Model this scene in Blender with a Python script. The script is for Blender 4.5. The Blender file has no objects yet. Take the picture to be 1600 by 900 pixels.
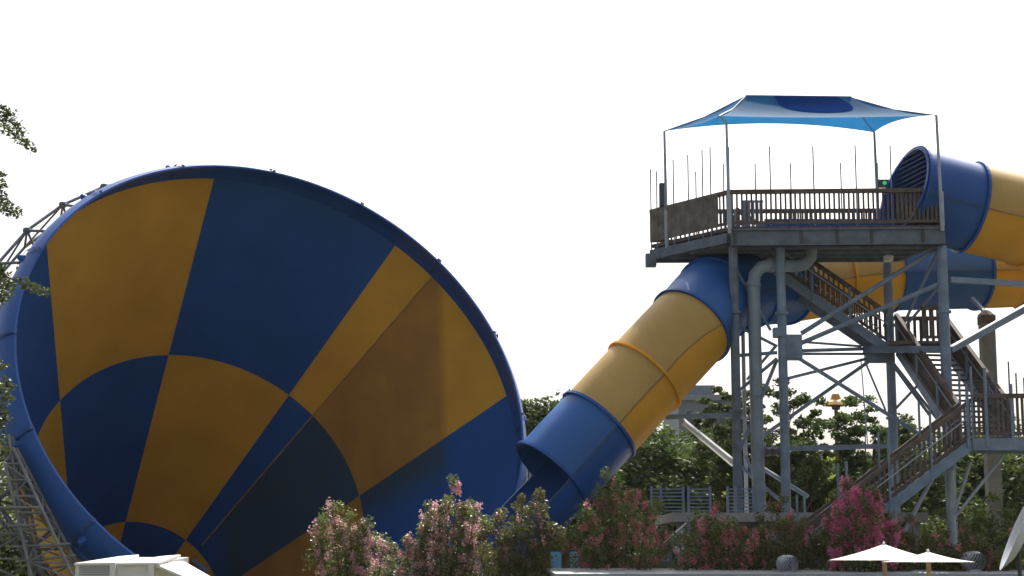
import bpy, math, random
import numpy as np
from mathutils import Vector, Matrix
random.seed(7)
SC = bpy.context.scene
COL = SC.collection
R = math.radians
V = Vector

# ------------------------------------------------------------------ camera
F = 2700.0; PITCH = R(8.8); EYE = V((0, 0, 3.2))
cd = bpy.data.cameras.new('camera'); cam = bpy.data.objects.new('camera', cd); COL.objects.link(cam)
cam.location = EYE; cam.rotation_euler = (R(90) + PITCH, 0, 0)
cd.sensor_width = 36; cd.lens = 36 * F / 1600; cd.clip_start = .1; cd.clip_end = 3000
SC.camera = cam
# ------------------------------------------------------------------ world and sun
SUN_EL, SUN_AZ = R(52), R(14)
w = bpy.data.worlds.new('World'); SC.world = w; w.use_nodes = True
nt = w.node_tree; nt.nodes.clear()
sky = nt.nodes.new('ShaderNodeTexSky'); sky.sky_type = 'NISHITA'; sky.sun_disc = False
sky.sun_elevation = SUN_EL; sky.sun_rotation = SUN_AZ
sky.dust_density = 6.0; sky.air_density = 1.0; sky.ozone_density = 1.0
hsv = nt.nodes.new('ShaderNodeHueSaturation'); hsv.inputs['Saturation'].default_value = .45
bg = nt.nodes.new('ShaderNodeBackground'); bg.inputs['Strength'].default_value = .13
wo = nt.nodes.new('ShaderNodeOutputWorld')
nt.links.new(sky.outputs[0], hsv.inputs['Color']); nt.links.new(hsv.outputs[0], bg.inputs['Color']); nt.links.new(bg.outputs[0], wo.inputs['Surface'])
sl = bpy.data.lights.new('sun', 'SUN'); sl.energy = 4.5; sl.angle = R(.53); sl.color = (1, .95, .87)
so = bpy.data.objects.new('sun', sl); COL.objects.link(so)
SUNV = V((math.sin(SUN_AZ) * math.cos(SUN_EL), math.cos(SUN_AZ) * math.cos(SUN_EL), math.sin(SUN_EL)))
so.rotation_euler = SUNV.to_track_quat('Z', 'Y').to_euler(); so.location = SUNV * 60
SC.view_settings.view_transform = 'Standard'; SC.view_settings.look = 'None'
SC.view_settings.exposure = 0.72; SC.view_settings.gamma = 1.0

# ------------------------------------------------------------------ measuring helpers
FW = V((0, math.cos(PITCH), math.sin(PITCH))); UP = V((0, -math.sin(PITCH), math.cos(PITCH)))
def ray(px, py): return V((1, 0, 0)) * ((px - 800) / F) + UP * ((450 - py) / F) + FW
def P(px, py, Y): d = ray(px, py); return EYE + d * (Y / d.y)          # point at distance Y
def Pz(px, py, z): d = ray(px, py); return EYE + d * ((z - EYE.z) / d.z)  # point on the level z
def XY(px, Y, z):                                                       # point seen in column px at distance Y and level z
    c = FW.y * Y + FW.z * (z - EYE.z); return V(((px - 800) / F * c, Y, z))

# ------------------------------------------------------------------ materials
MATS = {}
def mat(name, col, rough=.6, var=.12, scale=3., metal=0., spec=.4, bump=0., col2=None, trans=0., fine=0., coat=0.):
    if name in MATS: return MATS[name]
    m = bpy.data.materials.new(name); m.use_nodes = True; n = m.node_tree; N = n.nodes; L = n.links
    b = N['Principled BSDF']; b.inputs['Roughness'].default_value = rough; b.inputs['Metallic'].default_value = metal
    b.inputs['Specular IOR Level'].default_value = spec; b.inputs['Coat Weight'].default_value = coat
    tc = N.new('ShaderNodeTexCoord'); geo = N.new('ShaderNodeNewGeometry')
    no = N.new('ShaderNodeTexNoise'); no.inputs['Scale'].default_value = scale; no.inputs['Detail'].default_value = 6
    L.new(geo.outputs['Position'], no.inputs['Vector'])
    cr = N.new('ShaderNodeValToRGB')
    c2 = col2 or tuple(c * (1 - var * 2.2) for c in col)
    c1 = col if col2 else tuple(min(1, c * (1 + var)) for c in col)
    cr.color_ramp.elements[0].color = (*c2, 1); cr.color_ramp.elements[1].color = (*c1, 1)
    cr.color_ramp.elements[0].position = .3; cr.color_ramp.elements[1].position = .7
    L.new(no.outputs['Fac'], cr.inputs['Fac']); out = cr.outputs['Color']
    if fine:
        n2 = N.new('ShaderNodeTexNoise'); n2.inputs['Scale'].default_value = scale * 14; n2.inputs['Detail'].default_value = 3
        L.new(geo.outputs['Position'], n2.inputs['Vector'])
        mx = N.new('ShaderNodeMixRGB'); mx.blend_type = 'OVERLAY'; mx.inputs['Fac'].default_value = fine
        L.new(out, mx.inputs[1]); L.new(n2.outputs['Fac'], mx.inputs[2]); out = mx.outputs[0]
    L.new(out, b.inputs['Base Color'])
    if bump:
        bp = N.new('ShaderNodeBump'); bp.inputs['Strength'].default_value = bump; bp.inputs['Distance'].default_value = .02
        n3 = N.new('ShaderNodeTexNoise'); n3.inputs['Scale'].default_value = scale * 8; L.new(geo.outputs['Position'], n3.inputs['Vector'])
        L.new(n3.outputs['Fac'], bp.inputs['Height']); L.new(bp.outputs[0], b.inputs['Normal'])
    if trans:
        t = N.new('ShaderNodeBsdfTranslucent'); L.new(out, t.inputs['Color']); ms = N.new('ShaderNodeMixShader'); ms.inputs[0].default_value = trans
        o = N['Material Output']; L.new(b.outputs[0], ms.inputs[1]); L.new(t.outputs[0], ms.inputs[2]); L.new(ms.outputs[0], o.inputs['Surface'])
    MATS[name] = m; return m
def leafmat(name, c1, c2, c3=None, trans=.35, rough=.45):
    m = bpy.data.materials.new(name); m.use_nodes = True; n = m.node_tree; N = n.nodes; L = n.links
    b = N['Principled BSDF']; b.inputs['Roughness'].default_value = rough
    geo = N.new('ShaderNodeNewGeometry'); cr = N.new('ShaderNodeValToRGB')
    cr.color_ramp.elements[0].color = (*c1, 1); cr.color_ramp.elements[1].color = (*c2, 1)
    if c3: e = cr.color_ramp.elements.new(.85); e.color = (*c2, 1); cr.color_ramp.elements[2].color = (*c3, 1)
    no = N.new('ShaderNodeTexNoise'); no.inputs['Scale'].default_value = 1.1; L.new(geo.outputs['Position'], no.inputs['Vector'])
    ad = N.new('ShaderNodeMath'); ad.operation = 'MULTIPLY_ADD'; ad.inputs[1].default_value = .55; L.new(geo.outputs['Random Per Island'], ad.inputs[0])
    sb = N.new('ShaderNodeMath'); sb.operation = 'SUBTRACT'; L.new(no.outputs['Fac'], sb.inputs[0]); sb.inputs[1].default_value = .25
    L.new(sb.outputs[0], ad.inputs[2]); L.new(ad.outputs[0], cr.inputs['Fac']); L.new(cr.outputs[0], b.inputs['Base Color'])
    t = N.new('ShaderNodeBsdfTranslucent'); L.new(cr.outputs[0], t.inputs['Color']); ms = N.new('ShaderNodeMixShader'); ms.inputs[0].default_value = trans
    o = N['Material Output']; L.new(b.outputs[0], ms.inputs[1]); L.new(t.outputs[0], ms.inputs[2]); L.new(ms.outputs[0], o.inputs['Surface'])
    return m
STEEL = mat('painted_steel', (.175, .235, .32), .5, .12, 2.5, fine=.25)
STEEL_D = mat('weathered_steel', (.125, .155, .195), .6, .15, 3, fine=.3)
STEEL_P = mat('pale_steel', (.33, .375, .43), .5, .1, 2.5, fine=.2)
GALV = mat('galvanised_steel', (.45, .47, .50), .4, .12, 4, metal=.5)
RAILW = mat('weathered_rail_timber', (.125, .095, .08), .8, .2, 4, fine=.5, bump=.3)
RAILD = mat('dark_deck_timber', (.13, .10, .085), .85, .2, 4, fine=.5, bump=.3)
BOARDG = mat('grey_boards', (.16, .145, .125), .85, .2, 3, fine=.5, bump=.3)
BLUE = mat('blue_fibreglass', (.015, .088, .33), .38, .06, .6, trans=.10, spec=.35, fine=.08)
YELL = mat('yellow_fibreglass', (.80, .44, .05), .45, .06, .6, trans=.34, spec=.3, fine=.08)
YLIT = mat('top_lit_yellow_fibreglass', (.54, .35, .11), .5, .06, .6, trans=.2, spec=.3, fine=.08)  # upper shells: sun and sky light painted in as a paler yellow
BLIT = mat('top_lit_blue_fibreglass', (.026, .12, .37), .4, .06, .6, trans=.10, spec=.35, fine=.08)  # upper shells: light from above painted in as a lighter blue
CONC = mat('concrete', (.33, .32, .30), .85, .12, 1.5, fine=.4, bump=.3)
PILLAR = mat('pillar_timber', (.24, .22, .19), .85, .15, 1.5, fine=.4, bump=.3)
WHITE = mat('white_paint', (.75, .74, .71), .5, .05, 2)
PIPE = mat('pale_pvc_pipe', (.225, .275, .33), .5, .08, 1.5, fine=.2)
ROOF = mat('roof_sheet', (.30, .31, .32), .6, .12, 2, fine=.3)
FASC = mat('dark_fascia', (.10, .11, .13), .6, .15, 3, fine=.3)
BARK = mat('bark', (.10, .075, .055), .9, .25, 5, bump=.6, fine=.5)
DARK = mat('dark_metal', (.06, .065, .075), .5, .15, 3)

# ------------------------------------------------------------------ mesh helpers
class MB:
    def __init__(s): s.v = []; s.f = []
    def add(s, v, f):
        o = len(s.v); s.v += [tuple(x) for x in v]; s.f += [tuple(i + o for i in q) for q in f]; return s
    def box(s, c, d, rot=None):
        c = V(c); x, y, z = (k / 2 for k in d); vs = [V((a * x, b * y, e * z)) for a in (-1, 1) for b in (-1, 1) for e in (-1, 1)]
        if rot is not None: vs = [rot @ q for q in vs]
        return s.add([c + q for q in vs], [(0, 1, 3, 2), (4, 6, 7, 5), (0, 4, 5, 1), (2, 3, 7, 6), (0, 2, 6, 4), (1, 5, 7, 3)])
    def bar(s, a, b, wd, ht, up=V((0, 0, 1))):        # rectangular member from a to b
        a = V(a); b = V(b); t = (b - a).normalized(); sd = t.cross(V(up))
        if sd.length < 1e-3: sd = t.cross(V((0, 1, 0)))
        sd.normalize(); u = sd.cross(t)
        vs = [p + sd * (i * wd / 2) + u * (j * ht / 2) for p in (a, b) for i, j in ((-1, -1), (1, -1), (1, 1), (-1, 1))]
        return s.add(vs, [(0, 1, 2, 3), (7, 6, 5, 4), (0, 4, 5, 1), (1, 5, 6, 2), (2, 6, 7, 3), (3, 7, 4, 0)])
    def tube(s, pts, r, n=8, caps=True):
        pts = [V(p) for p in pts]; rs = r if isinstance(r, (list, tuple)) else [r] * len(pts)
        u = None; o = len(s.v)
        for i, p in enumerate(pts):
            t = (pts[min(i + 1, len(pts) - 1)] - pts[max(i - 1, 0)]).normalized()
            if u is None: u = t.orthogonal().normalized()
            else: u = (u - t * u.dot(t)).normalized()
            b = t.cross(u)
            for k in range(n):
                a = 2 * math.pi * k / n; s.v.append(tuple(p + (u * math.cos(a) + b * math.sin(a)) * rs[i]))
        for i in range(len(pts) - 1):
            for k in range(n):
                a = o + i * n + k; b2 = o + i * n + (k + 1) % n; s.f.append((a, b2, b2 + n, a + n))
        if caps: s.f.append(tuple(o + k for k in reversed(range(n)))); s.f.append(tuple(o + (len(pts) - 1) * n + k for k in range(n)))
        return s
    def lathe(s, c, prof, n=24, axis=None):
        c = V(c); q = V((0, 0, 1)).rotation_difference(V(axis)) if axis is not None else None; o = len(s.v)
        for r, z in prof:
            for k in range(n):
                a = 2 * math.pi * k / n; p = V((r * math.cos(a), r * math.sin(a), z)); s.v.append(tuple(c + ((q @ p) if q else p)))
        for i in range(len(prof) - 1):
            for k in range(n):
                a = o + i * n + k; b = o + i * n + (k + 1) % n; s.f.append((a, b, b + n, a + n))
        return s
    def slab(s, poly, z0, z1):                          # horizontal polygon extruded
        n = len(poly); o = [(p[0], p[1], z0) for p in poly] + [(p[0], p[1], z1) for p in poly]
        return s.add(o, [tuple(range(n))[::-1], tuple(range(n, 2 * n))] + [(i, (i + 1) % n, n + (i + 1) % n, n + i) for i in range(n)])
    def mesh(s, name, m, smooth=False):
        me = bpy.data.meshes.new(name); me.from_pydata(s.v, [], s.f); me.materials.append(m)
        if smooth:
            for p in me.polygons: p.use_smooth = True
            me.update(); me.set_sharp_from_angle(angle=R(40))
        me.update(); return me
    def build(s, name, m, parent=None, smooth=False): return link(name, s.mesh(name, m, smooth), parent)
def link(name, me, parent=None, loc=None):
    o = bpy.data.objects.new(name, me); COL.objects.link(o)
    if parent is not None:
        o.parent = parent
    if loc is not None: o.location = loc
    return o
def tag(o, label=None, cat=None, group=None, kind=None):
    for k, v in (('label', label), ('category', cat), ('group', group), ('kind', kind)):
        if v: o[k] = v
    return o
def thing(name, label, cat, loc=(0, 0, 0), group=None):
    o = bpy.data.objects.new(name, None); COL.objects.link(o); o.location = loc; o.empty_display_size = .5
    return tag(o, label, cat, group)
def part(mb, name, m, root, smooth=False):              # geometry given in world coordinates, root at its base
    loc = root_loc(root); me = mb.mesh(name, m, smooth)
    me.transform(Matrix.Translation(-loc)); return link(name, me, root)
def root_loc(o):
    l = V((0, 0, 0))
    while o is not None: l = l + V(o.location); o = o.parent
    return l
def member(root, name, a, b, m, r=None, wd=None, ht=None, n=10):
    mb = MB()
    if r: mb.tube([a, b], r, n)
    else: mb.bar(a, b, wd, ht or wd)
    return part(mb, name, m, root, smooth=False)
def quads_mesh(name, c, du, dv, m, fold=0.):            # fast many-quad mesh: centres and half-vectors (numpy)
    n = len(c); v = np.empty((n, 4, 3), np.float32)
    v[:, 0] = c - du; v[:, 1] = c - dv * .55; v[:, 2] = c + du; v[:, 3] = c + dv * .55
    me = bpy.data.meshes.new(name); me.vertices.add(4 * n); me.vertices.foreach_set('co', v.ravel())
    me.loops.add(4 * n); me.loops.foreach_set('vertex_index', np.arange(4 * n, dtype=np.int32))
    me.polygons.add(n); me.polygons.foreach_set('loop_start', np.arange(0, 4 * n, 4, dtype=np.int32))
    me.polygons.foreach_set('loop_total', np.full(n, 4, np.int32)); me.materials.append(m); me.update(calc_edges=True); return me
def rdir(rng, n):
    d = rng.normal(size=(n, 3)); return d / np.linalg.norm(d, axis=1)[:, None]
def leaves(name, centres, spread, per, size, m, rng, flat=.6, ax=(1, 1, 1)):
    k = len(centres); c = np.repeat(centres, per, 0)
    rr = rng.random(k * per) ** .45
    off = rdir(rng, k * per) * (rr * np.repeat(np.broadcast_to(spread, k), per))[:, None] * np.array(ax)
    c = c + off; n = len(c); du = rdir(rng, n); du[:, 2] *= flat; du /= np.linalg.norm(du, axis=1)[:, None]
    dv = np.cross(du, rdir(rng, n)); dv /= np.linalg.norm(dv, axis=1)[:, None] + 1e-9
    s = size * (.6 + .8 * rng.random(n))[:, None]
    return quads_mesh(name, c, du * s * .5, dv * s * .5, m)

# ------------------------------------------------------------------ ground
def sm(t): t = min(1, max(0, t)); return t * t * (3 - 2 * t)
def ground_z(x, y):
    z = 1.6 - .8 * sm((y - 20) / 16) - .8 * sm((y - 43) / 5)
    a = V((-8.5, 59)); b = V((-17, 73)); t = max(0, min(1, (V((x, y)) - a).dot(b - a) / (b - a).length_squared)); d = (V((x, y)) - a - (b - a) * t).length
    return z - 3.2 * sm(1.15 - d / 9)
def grid(vals_x, vals_y):
    mb = MB(); mb.v = [(x, y, ground_z(x, y)) for y in vals_y for x in vals_x]; nx = len(vals_x)
    mb.f = [(j * nx + i, j * nx + i + 1, (j + 1) * nx + i + 1, (j + 1) * nx + i) for j in range(len(vals_y) - 1) for i in range(nx - 1)]; return mb
gx = [-700, -300, -150, -80, -55] + [-40 + i * 1.6 for i in range(51)] + [55, 80, 150, 300, 700]
gy = [-120, -60, -30, 0] + [8 + i * 1.6 for i in range(55)] + [105, 120, 150, 220, 400, 900]
GRASS = mat('grass_ground', (.07, .085, .035), .95, .2, .8, col2=(.12, .10, .07), fine=.5, bump=.4)
tag(grid(gx, gy).build('ground', GRASS, smooth=True), kind='structure')

# ------------------------------------------------------------------ the funnel
FC = V((-7.702, 57.004, 8.818)); th, ph = .519, .476
FN = V((math.cos(ph) * math.sin(th), -math.cos(ph) * math.cos(th), math.sin(ph)))
FU = V((0, 0, 1)).cross(FN).normalized(); FV = FN.cross(FU)
FL, FK = 23.96, 9.435
def cone(a, fr, dr=0., off=0.):                         # a radians, fr of the slant from the apex
    return FC + FN * (-FL * (1 - fr) + off) + (FU * math.cos(a) + FV * math.sin(a)) * (FK * fr + dr)
def hit(px, py):                                        # where a sight line meets the inside of the cone
    d = ray(px, py).normalized(); ap = FC - FN * FL; k = FK / FL; o = EYE - ap
    def sp(v): z = v.dot(FN); r = v - FN * z; return z, r
    dz, dr = sp(d); oz, orr = sp(o); A = dr.dot(dr) - k * k * dz * dz; B = 2 * (dr.dot(orr) - k * k * dz * oz); C = orr.dot(orr) - k * k * oz * oz
    D = B * B - 4 * A * C; ts = [(-B + q * math.sqrt(max(D, 0))) / (2 * A) for q in (-1, 1)]
    best = [t for t in ts if 0 < (oz + t * dz) < FL * 1.02]; return EYE + d * max(best)
def painted_shade(base, tint, lo_, hi_):                                   # shade painted into the panel colour, bounded by planes
    m = base.copy(); m.name = base.name + '_painted_shade'; n = m.node_tree; N = n.nodes; L = n.links; b = N['Principled BSDF']
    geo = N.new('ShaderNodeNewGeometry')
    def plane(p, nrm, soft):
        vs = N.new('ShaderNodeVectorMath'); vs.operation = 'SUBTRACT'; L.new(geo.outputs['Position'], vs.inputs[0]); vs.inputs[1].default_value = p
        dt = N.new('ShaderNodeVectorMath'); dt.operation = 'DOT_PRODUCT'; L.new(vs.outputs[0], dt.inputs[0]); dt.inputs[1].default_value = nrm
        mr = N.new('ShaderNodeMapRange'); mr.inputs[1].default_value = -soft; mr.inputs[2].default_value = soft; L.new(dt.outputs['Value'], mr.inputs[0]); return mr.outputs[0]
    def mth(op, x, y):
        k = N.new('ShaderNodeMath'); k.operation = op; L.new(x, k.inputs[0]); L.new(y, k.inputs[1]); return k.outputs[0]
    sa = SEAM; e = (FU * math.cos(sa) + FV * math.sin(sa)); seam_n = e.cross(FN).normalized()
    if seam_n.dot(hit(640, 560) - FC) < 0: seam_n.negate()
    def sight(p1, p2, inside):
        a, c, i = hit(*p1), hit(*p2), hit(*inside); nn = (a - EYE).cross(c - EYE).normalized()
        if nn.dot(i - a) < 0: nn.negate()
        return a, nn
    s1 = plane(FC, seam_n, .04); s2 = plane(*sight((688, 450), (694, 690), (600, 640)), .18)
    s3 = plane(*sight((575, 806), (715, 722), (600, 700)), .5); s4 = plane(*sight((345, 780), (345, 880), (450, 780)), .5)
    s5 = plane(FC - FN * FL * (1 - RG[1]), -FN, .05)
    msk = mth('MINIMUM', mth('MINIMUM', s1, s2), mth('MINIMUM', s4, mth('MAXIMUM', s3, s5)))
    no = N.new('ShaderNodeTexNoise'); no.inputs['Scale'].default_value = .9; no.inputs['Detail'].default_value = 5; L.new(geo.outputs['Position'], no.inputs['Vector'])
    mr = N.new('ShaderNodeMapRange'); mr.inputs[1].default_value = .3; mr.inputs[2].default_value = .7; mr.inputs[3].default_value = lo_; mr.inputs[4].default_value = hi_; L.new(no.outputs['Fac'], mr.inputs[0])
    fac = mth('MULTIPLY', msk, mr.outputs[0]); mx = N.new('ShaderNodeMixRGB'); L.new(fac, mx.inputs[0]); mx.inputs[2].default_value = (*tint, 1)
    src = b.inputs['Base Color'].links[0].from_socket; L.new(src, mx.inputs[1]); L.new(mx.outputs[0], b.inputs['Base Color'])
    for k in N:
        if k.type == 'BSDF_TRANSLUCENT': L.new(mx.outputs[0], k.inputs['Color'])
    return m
A0 = R(2.9); STEP = R(45.8); ANG = [A0 + STEP * i for i in range(4)] + [0] * 4
rem = (2 * math.pi - 3 * STEP) / 5                      # the sectors below, hidden ones share what is left
for i in range(4, 8): ANG[i] = ANG[3] + rem * (i - 3)
ANG.append(ANG[0] + 2 * math.pi)
RG = [.97, .667, .346, .17]; SEAM = R(37.5)
IBLUE = mat('funnel_blue', (.021, .10, .34), .5, .05, .5, trans=.05, spec=.12, fine=.06)
IYELL = mat('funnel_yellow', (.66, .37, .05), .5, .05, .5, trans=.07, spec=.12, fine=.06)
SHADE_B, SHADE_Y = painted_shade(IBLUE, (.05, .075, .055), .62, .82), painted_shade(IYELL, (.19, .07, .05), .40, .58)
funnel = thing('funnel_slide', 'giant tilted funnel of blue and yellow checkered fibreglass left of the slide tower', 'water slide', (FC.x, FC.y, 0))
def cone_patch(a0, a1, f0, f1, na, nf, t=.05):
    mb = MB(); g = []
    for s_, dr in ((0, 0.), (1, t)):
        for j in range(nf + 1):
            for i in range(na + 1): mb.v.append(tuple(cone(a0 + (a1 - a0) * i / na, f0 + (f1 - f0) * j / nf, dr)))
    n1 = (na + 1) * (nf + 1); ix = lambda s_, j, i: s_ * n1 + j * (na + 1) + i
    for j in range(nf):
        for i in range(na):
            mb.f.append((ix(0, j, i), ix(0, j, i + 1), ix(0, j + 1, i + 1), ix(0, j + 1, i))); mb.f.append((ix(1, j, i), ix(1, j + 1, i), ix(1, j + 1, i + 1), ix(1, j, i + 1)))
    for j in range(nf):
        for i in (0, na): mb.f.append((ix(0, j, i), ix(0, j + 1, i), ix(1, j + 1, i), ix(1, j, i)))
    for i in range(na):
        for j in (0, nf): mb.f.append((ix(0, j, i), ix(1, j, i), ix(1, j, i + 1), ix(0, j, i + 1)))
    return mb
g2 = .0004
for i in range(8):
    for k in range(3):
        hi, lo = RG[k], RG[k + 1]; yellow = (i + k) % 2 == 0
        for a0, a1 in (((ANG[0], SEAM), (SEAM, ANG[1])) if i == 0 else ((ANG[i], ANG[i + 1]),)):   # one field is moulded in two panels
            in_shade = i in (0, 1, 7); mm = (SHADE_Y if in_shade else IYELL) if yellow else (SHADE_B if in_shade else IBLUE)  # these sectors carry the painted shade
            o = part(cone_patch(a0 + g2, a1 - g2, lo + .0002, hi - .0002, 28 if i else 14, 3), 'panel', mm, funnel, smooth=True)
part(cone_patch(0, 2 * math.pi, .115, RG[3], 48, 2), 'outlet', IBLUE, funnel)
# visible moulded seam
sm_ = MB()
sm_.tube([cone(SEAM, f_, -.01) for f_ in (.36, .667, .965)], .028, 6); part(sm_, 'seam_strip', mat('seam_sealant', (.42, .26, .09), .6), funnel)
# outer stiffening flanges
for i in range(8):
    for a in ((ANG[i], SEAM) if i == 0 else (ANG[i],)):
        mb = MB()
        for q in range(6):
            f0, f1 = .17 + .8 * q / 6, .17 + .8 * (q + 1) / 6
            mb.bar(cone(a, f0, .11), cone(a, f1, .11), .07, .14, up=(FU * math.cos(a) + FV * math.sin(a)))
        part(mb, 'rib', YELL, funnel)
for fr in (.955, RG[1], RG[2], RG[3]):
    mb = MB(); n = 72; pts = []
    for k in range(n):
        a = 2 * math.pi * k / n
        for dr, off in ((.05, -.04), (.20, -.04), (.20, .04), (.05, .04)): mb.v.append(tuple(cone(a, fr, dr, off)))
    for k in range(n):
        for q in range(4): a_ = k * 4 + q; b_ = k * 4 + (q + 1) % 4; c_ = ((k + 1) % n) * 4; mb.f.append((a_, b_, c_ + (q + 1) % 4, c_ + q))
    part(mb, 'hoop_flange', IYELL if fr != RG[0] else IBLUE, funnel)
# lip: sixteen moulded segments, rounded over and turned back
LIPP = [(9.14, -.715), (9.11, -.35), (9.03, -.05), (8.89, .24), (8.74, .42), (8.72, .49), (8.79, .50), (8.97, .34), (9.10, .12), (9.17, -.15), (9.19, -.40), (9.17, -.58), (9.13, -.61), (9.13, -.64), (9.20, -.67), (9.20, -.92), (9.10, -.95)]
def lip(a0, a1, n, grow=0., prof=LIPP):
    mb = MB(); m_ = len(prof)
    for i in range(n + 1):
        a = a0 + (a1 - a0) * i / n; d = FU * math.cos(a) + FV * math.sin(a)
        for j, (r_, o_) in enumerate(prof):
            mb.v.append(tuple(FC + d * (r_ + grow * (1 if j > 5 else -.1)) + FN * (o_ + grow * .4)))
    for i in range(n):
        for j in range(m_ - 1): mb.f.append((i * m_ + j, i * m_ + j + 1, (i + 1) * m_ + j + 1, (i + 1) * m_ + j))
    return mb
NS = 16; aoff = R(-7)
for k in range(NS):
    a0 = aoff + 2 * math.pi * k / NS; a1 = a0 + 2 * math.pi / NS
    part(lip(a0 + .0008, a1 - .0008, 10), 'rim_segment', BLUE, funnel, smooth=True)
    part(lip(a0 - .006, a0 + .006, 1, .07), 'rim_flange', mat('blue_flange', (.015, .055, .20), .5), funnel)
    d = FU * math.cos(a0 + .02) + FV * math.sin(a0 + .02)   # lifting lug on top of each joint
    part(MB().tube([FC + d * 9.10 + FN * -.1, FC + d * 9.33 + FN * -.12], [.17, .08], 8), 'lifting_lug', BLUE, funnel)
# steel ring truss behind the lip on the left flank
def ringpt(a, r_, o_): return FC + (FU * math.cos(a) + FV * math.sin(a)) * r_ + FN * o_
rn = [R(107 + 10.6 * i) for i in range(17)]
for i, a in enumerate(rn):
    q = ringpt(a, 9.9, -1.4)
    part(MB().lathe(q, [(0, -.12), (.12, -.08), (.15, 0), (.12, .08), (0, .12)], 10), 'truss_node', STEEL_D, funnel)
    if i < len(rn) - 1:
        q2 = ringpt(rn[i + 1], 9.9, -1.4); member(funnel, 'truss_chord', q, q2, STEEL_D, r=.055)
        q3 = ringpt(rn[i + 1], 9.75, -2.2); q4 = ringpt(a, 9.75, -2.2)
        member(funnel, 'truss_chord', q4, q3, STEEL_D, r=.05); member(funnel, 'truss_brace', q, q3, STEEL_D, r=.035)
    member(funnel, 'truss_strut', q, ringpt(a, 9.15, -.7), STEEL_D, r=.05); member(funnel, 'truss_strut', q, ringpt(a, 9.75, -2.2), STEEL_D, r=.04)
    member(funnel, 'truss_strut', q, ringpt(a + .05, 8.75, -1.9), STEEL_D, r=.04)
# spout on the lower inner wall
q = hit(302, 876); q2 = P(322, 893, (hit(322, 893)).y - .6)
part(MB().tube([q, q + (q2 - q) * .5, q2], [.11, .13, .14], 12), 'water_spout', STEEL_P, funnel)
# two jacking frames under the funnel, hidden low but carrying it
for (a, fr) in ((R(250), .9), (R(290), .9), (R(270), .45)):
    t = cone(a, fr, .2); member(funnel, 'support_leg', t, V((t.x, t.y, ground_z(t.x, t.y) - .3)), STEEL_D, r=.16)

# ------------------------------------------------------------------ lattice support frames at the left
LATT = mat('lattice_steel', (.17, .175, .18), .6, .15, 3, fine=.3)
def lattice(root, a, b, wa, wb, n, rr=.036, axis=V((1, 0, 0)), ax2=V((0, 1, 0))):
    cor = lambda t, i, j: a.lerp(b, t) + axis * (i * (wa + (wb - wa) * t) / 2) + ax2 * (j * (wa + (wb - wa) * t) / 2)
    C4 = [(-1, -1), (1, -1), (1, 1), (-1, 1)]
    for i, j in C4: member(root, 'leg', cor(0, i, j), cor(1, i, j), LATT, r=rr * 1.3)
    for k in range(n):
        t0, t1 = k / n, (k + 1) / n
        for q in range(4):
            p, s_ = C4[q], C4[(q + 1) % 4]
            member(root, 'cross_bar', cor(t1, *p), cor(t1, *s_), LATT, r=rr * .8, n=6)
            member(root, 'brace', cor(t0, *(p if (k + q) % 2 else s_)), cor(t1, *(s_ if (k + q) % 2 else p)), LATT, r=rr * .75, n=6)
fr1 = thing('support_frame', 'open lattice steel frame leaning away under the left flank of the funnel', 'steel frame', (P(60, 800, 49.5).x, 49.5, 0))
lattice(fr1, P(14, 700, 51.2), P(92, 905, 50.6), .35, 1.2, 8); 
fr2 = thing('support_frame', 'upright lattice steel tower at the left picture edge holding the funnel', 'steel frame', (P(10, 800, 50).x, 50.3, 0))
lattice(fr2, P(4, 680, 51.4), XY(24, 51.2, .2), .5, 2.2, 9)
for (x0, y0, x1, y1) in ((0, 793, 62, 793), (12, 822, 60, 820), (10, 855, 110, 850), (25, 878, 118, 868), (60, 890, 120, 882)):
    member(fr2, 'tie_bar', P(x0, y0, 50.4), P(x1, y1, 50.2), LATT, r=.035)

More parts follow.
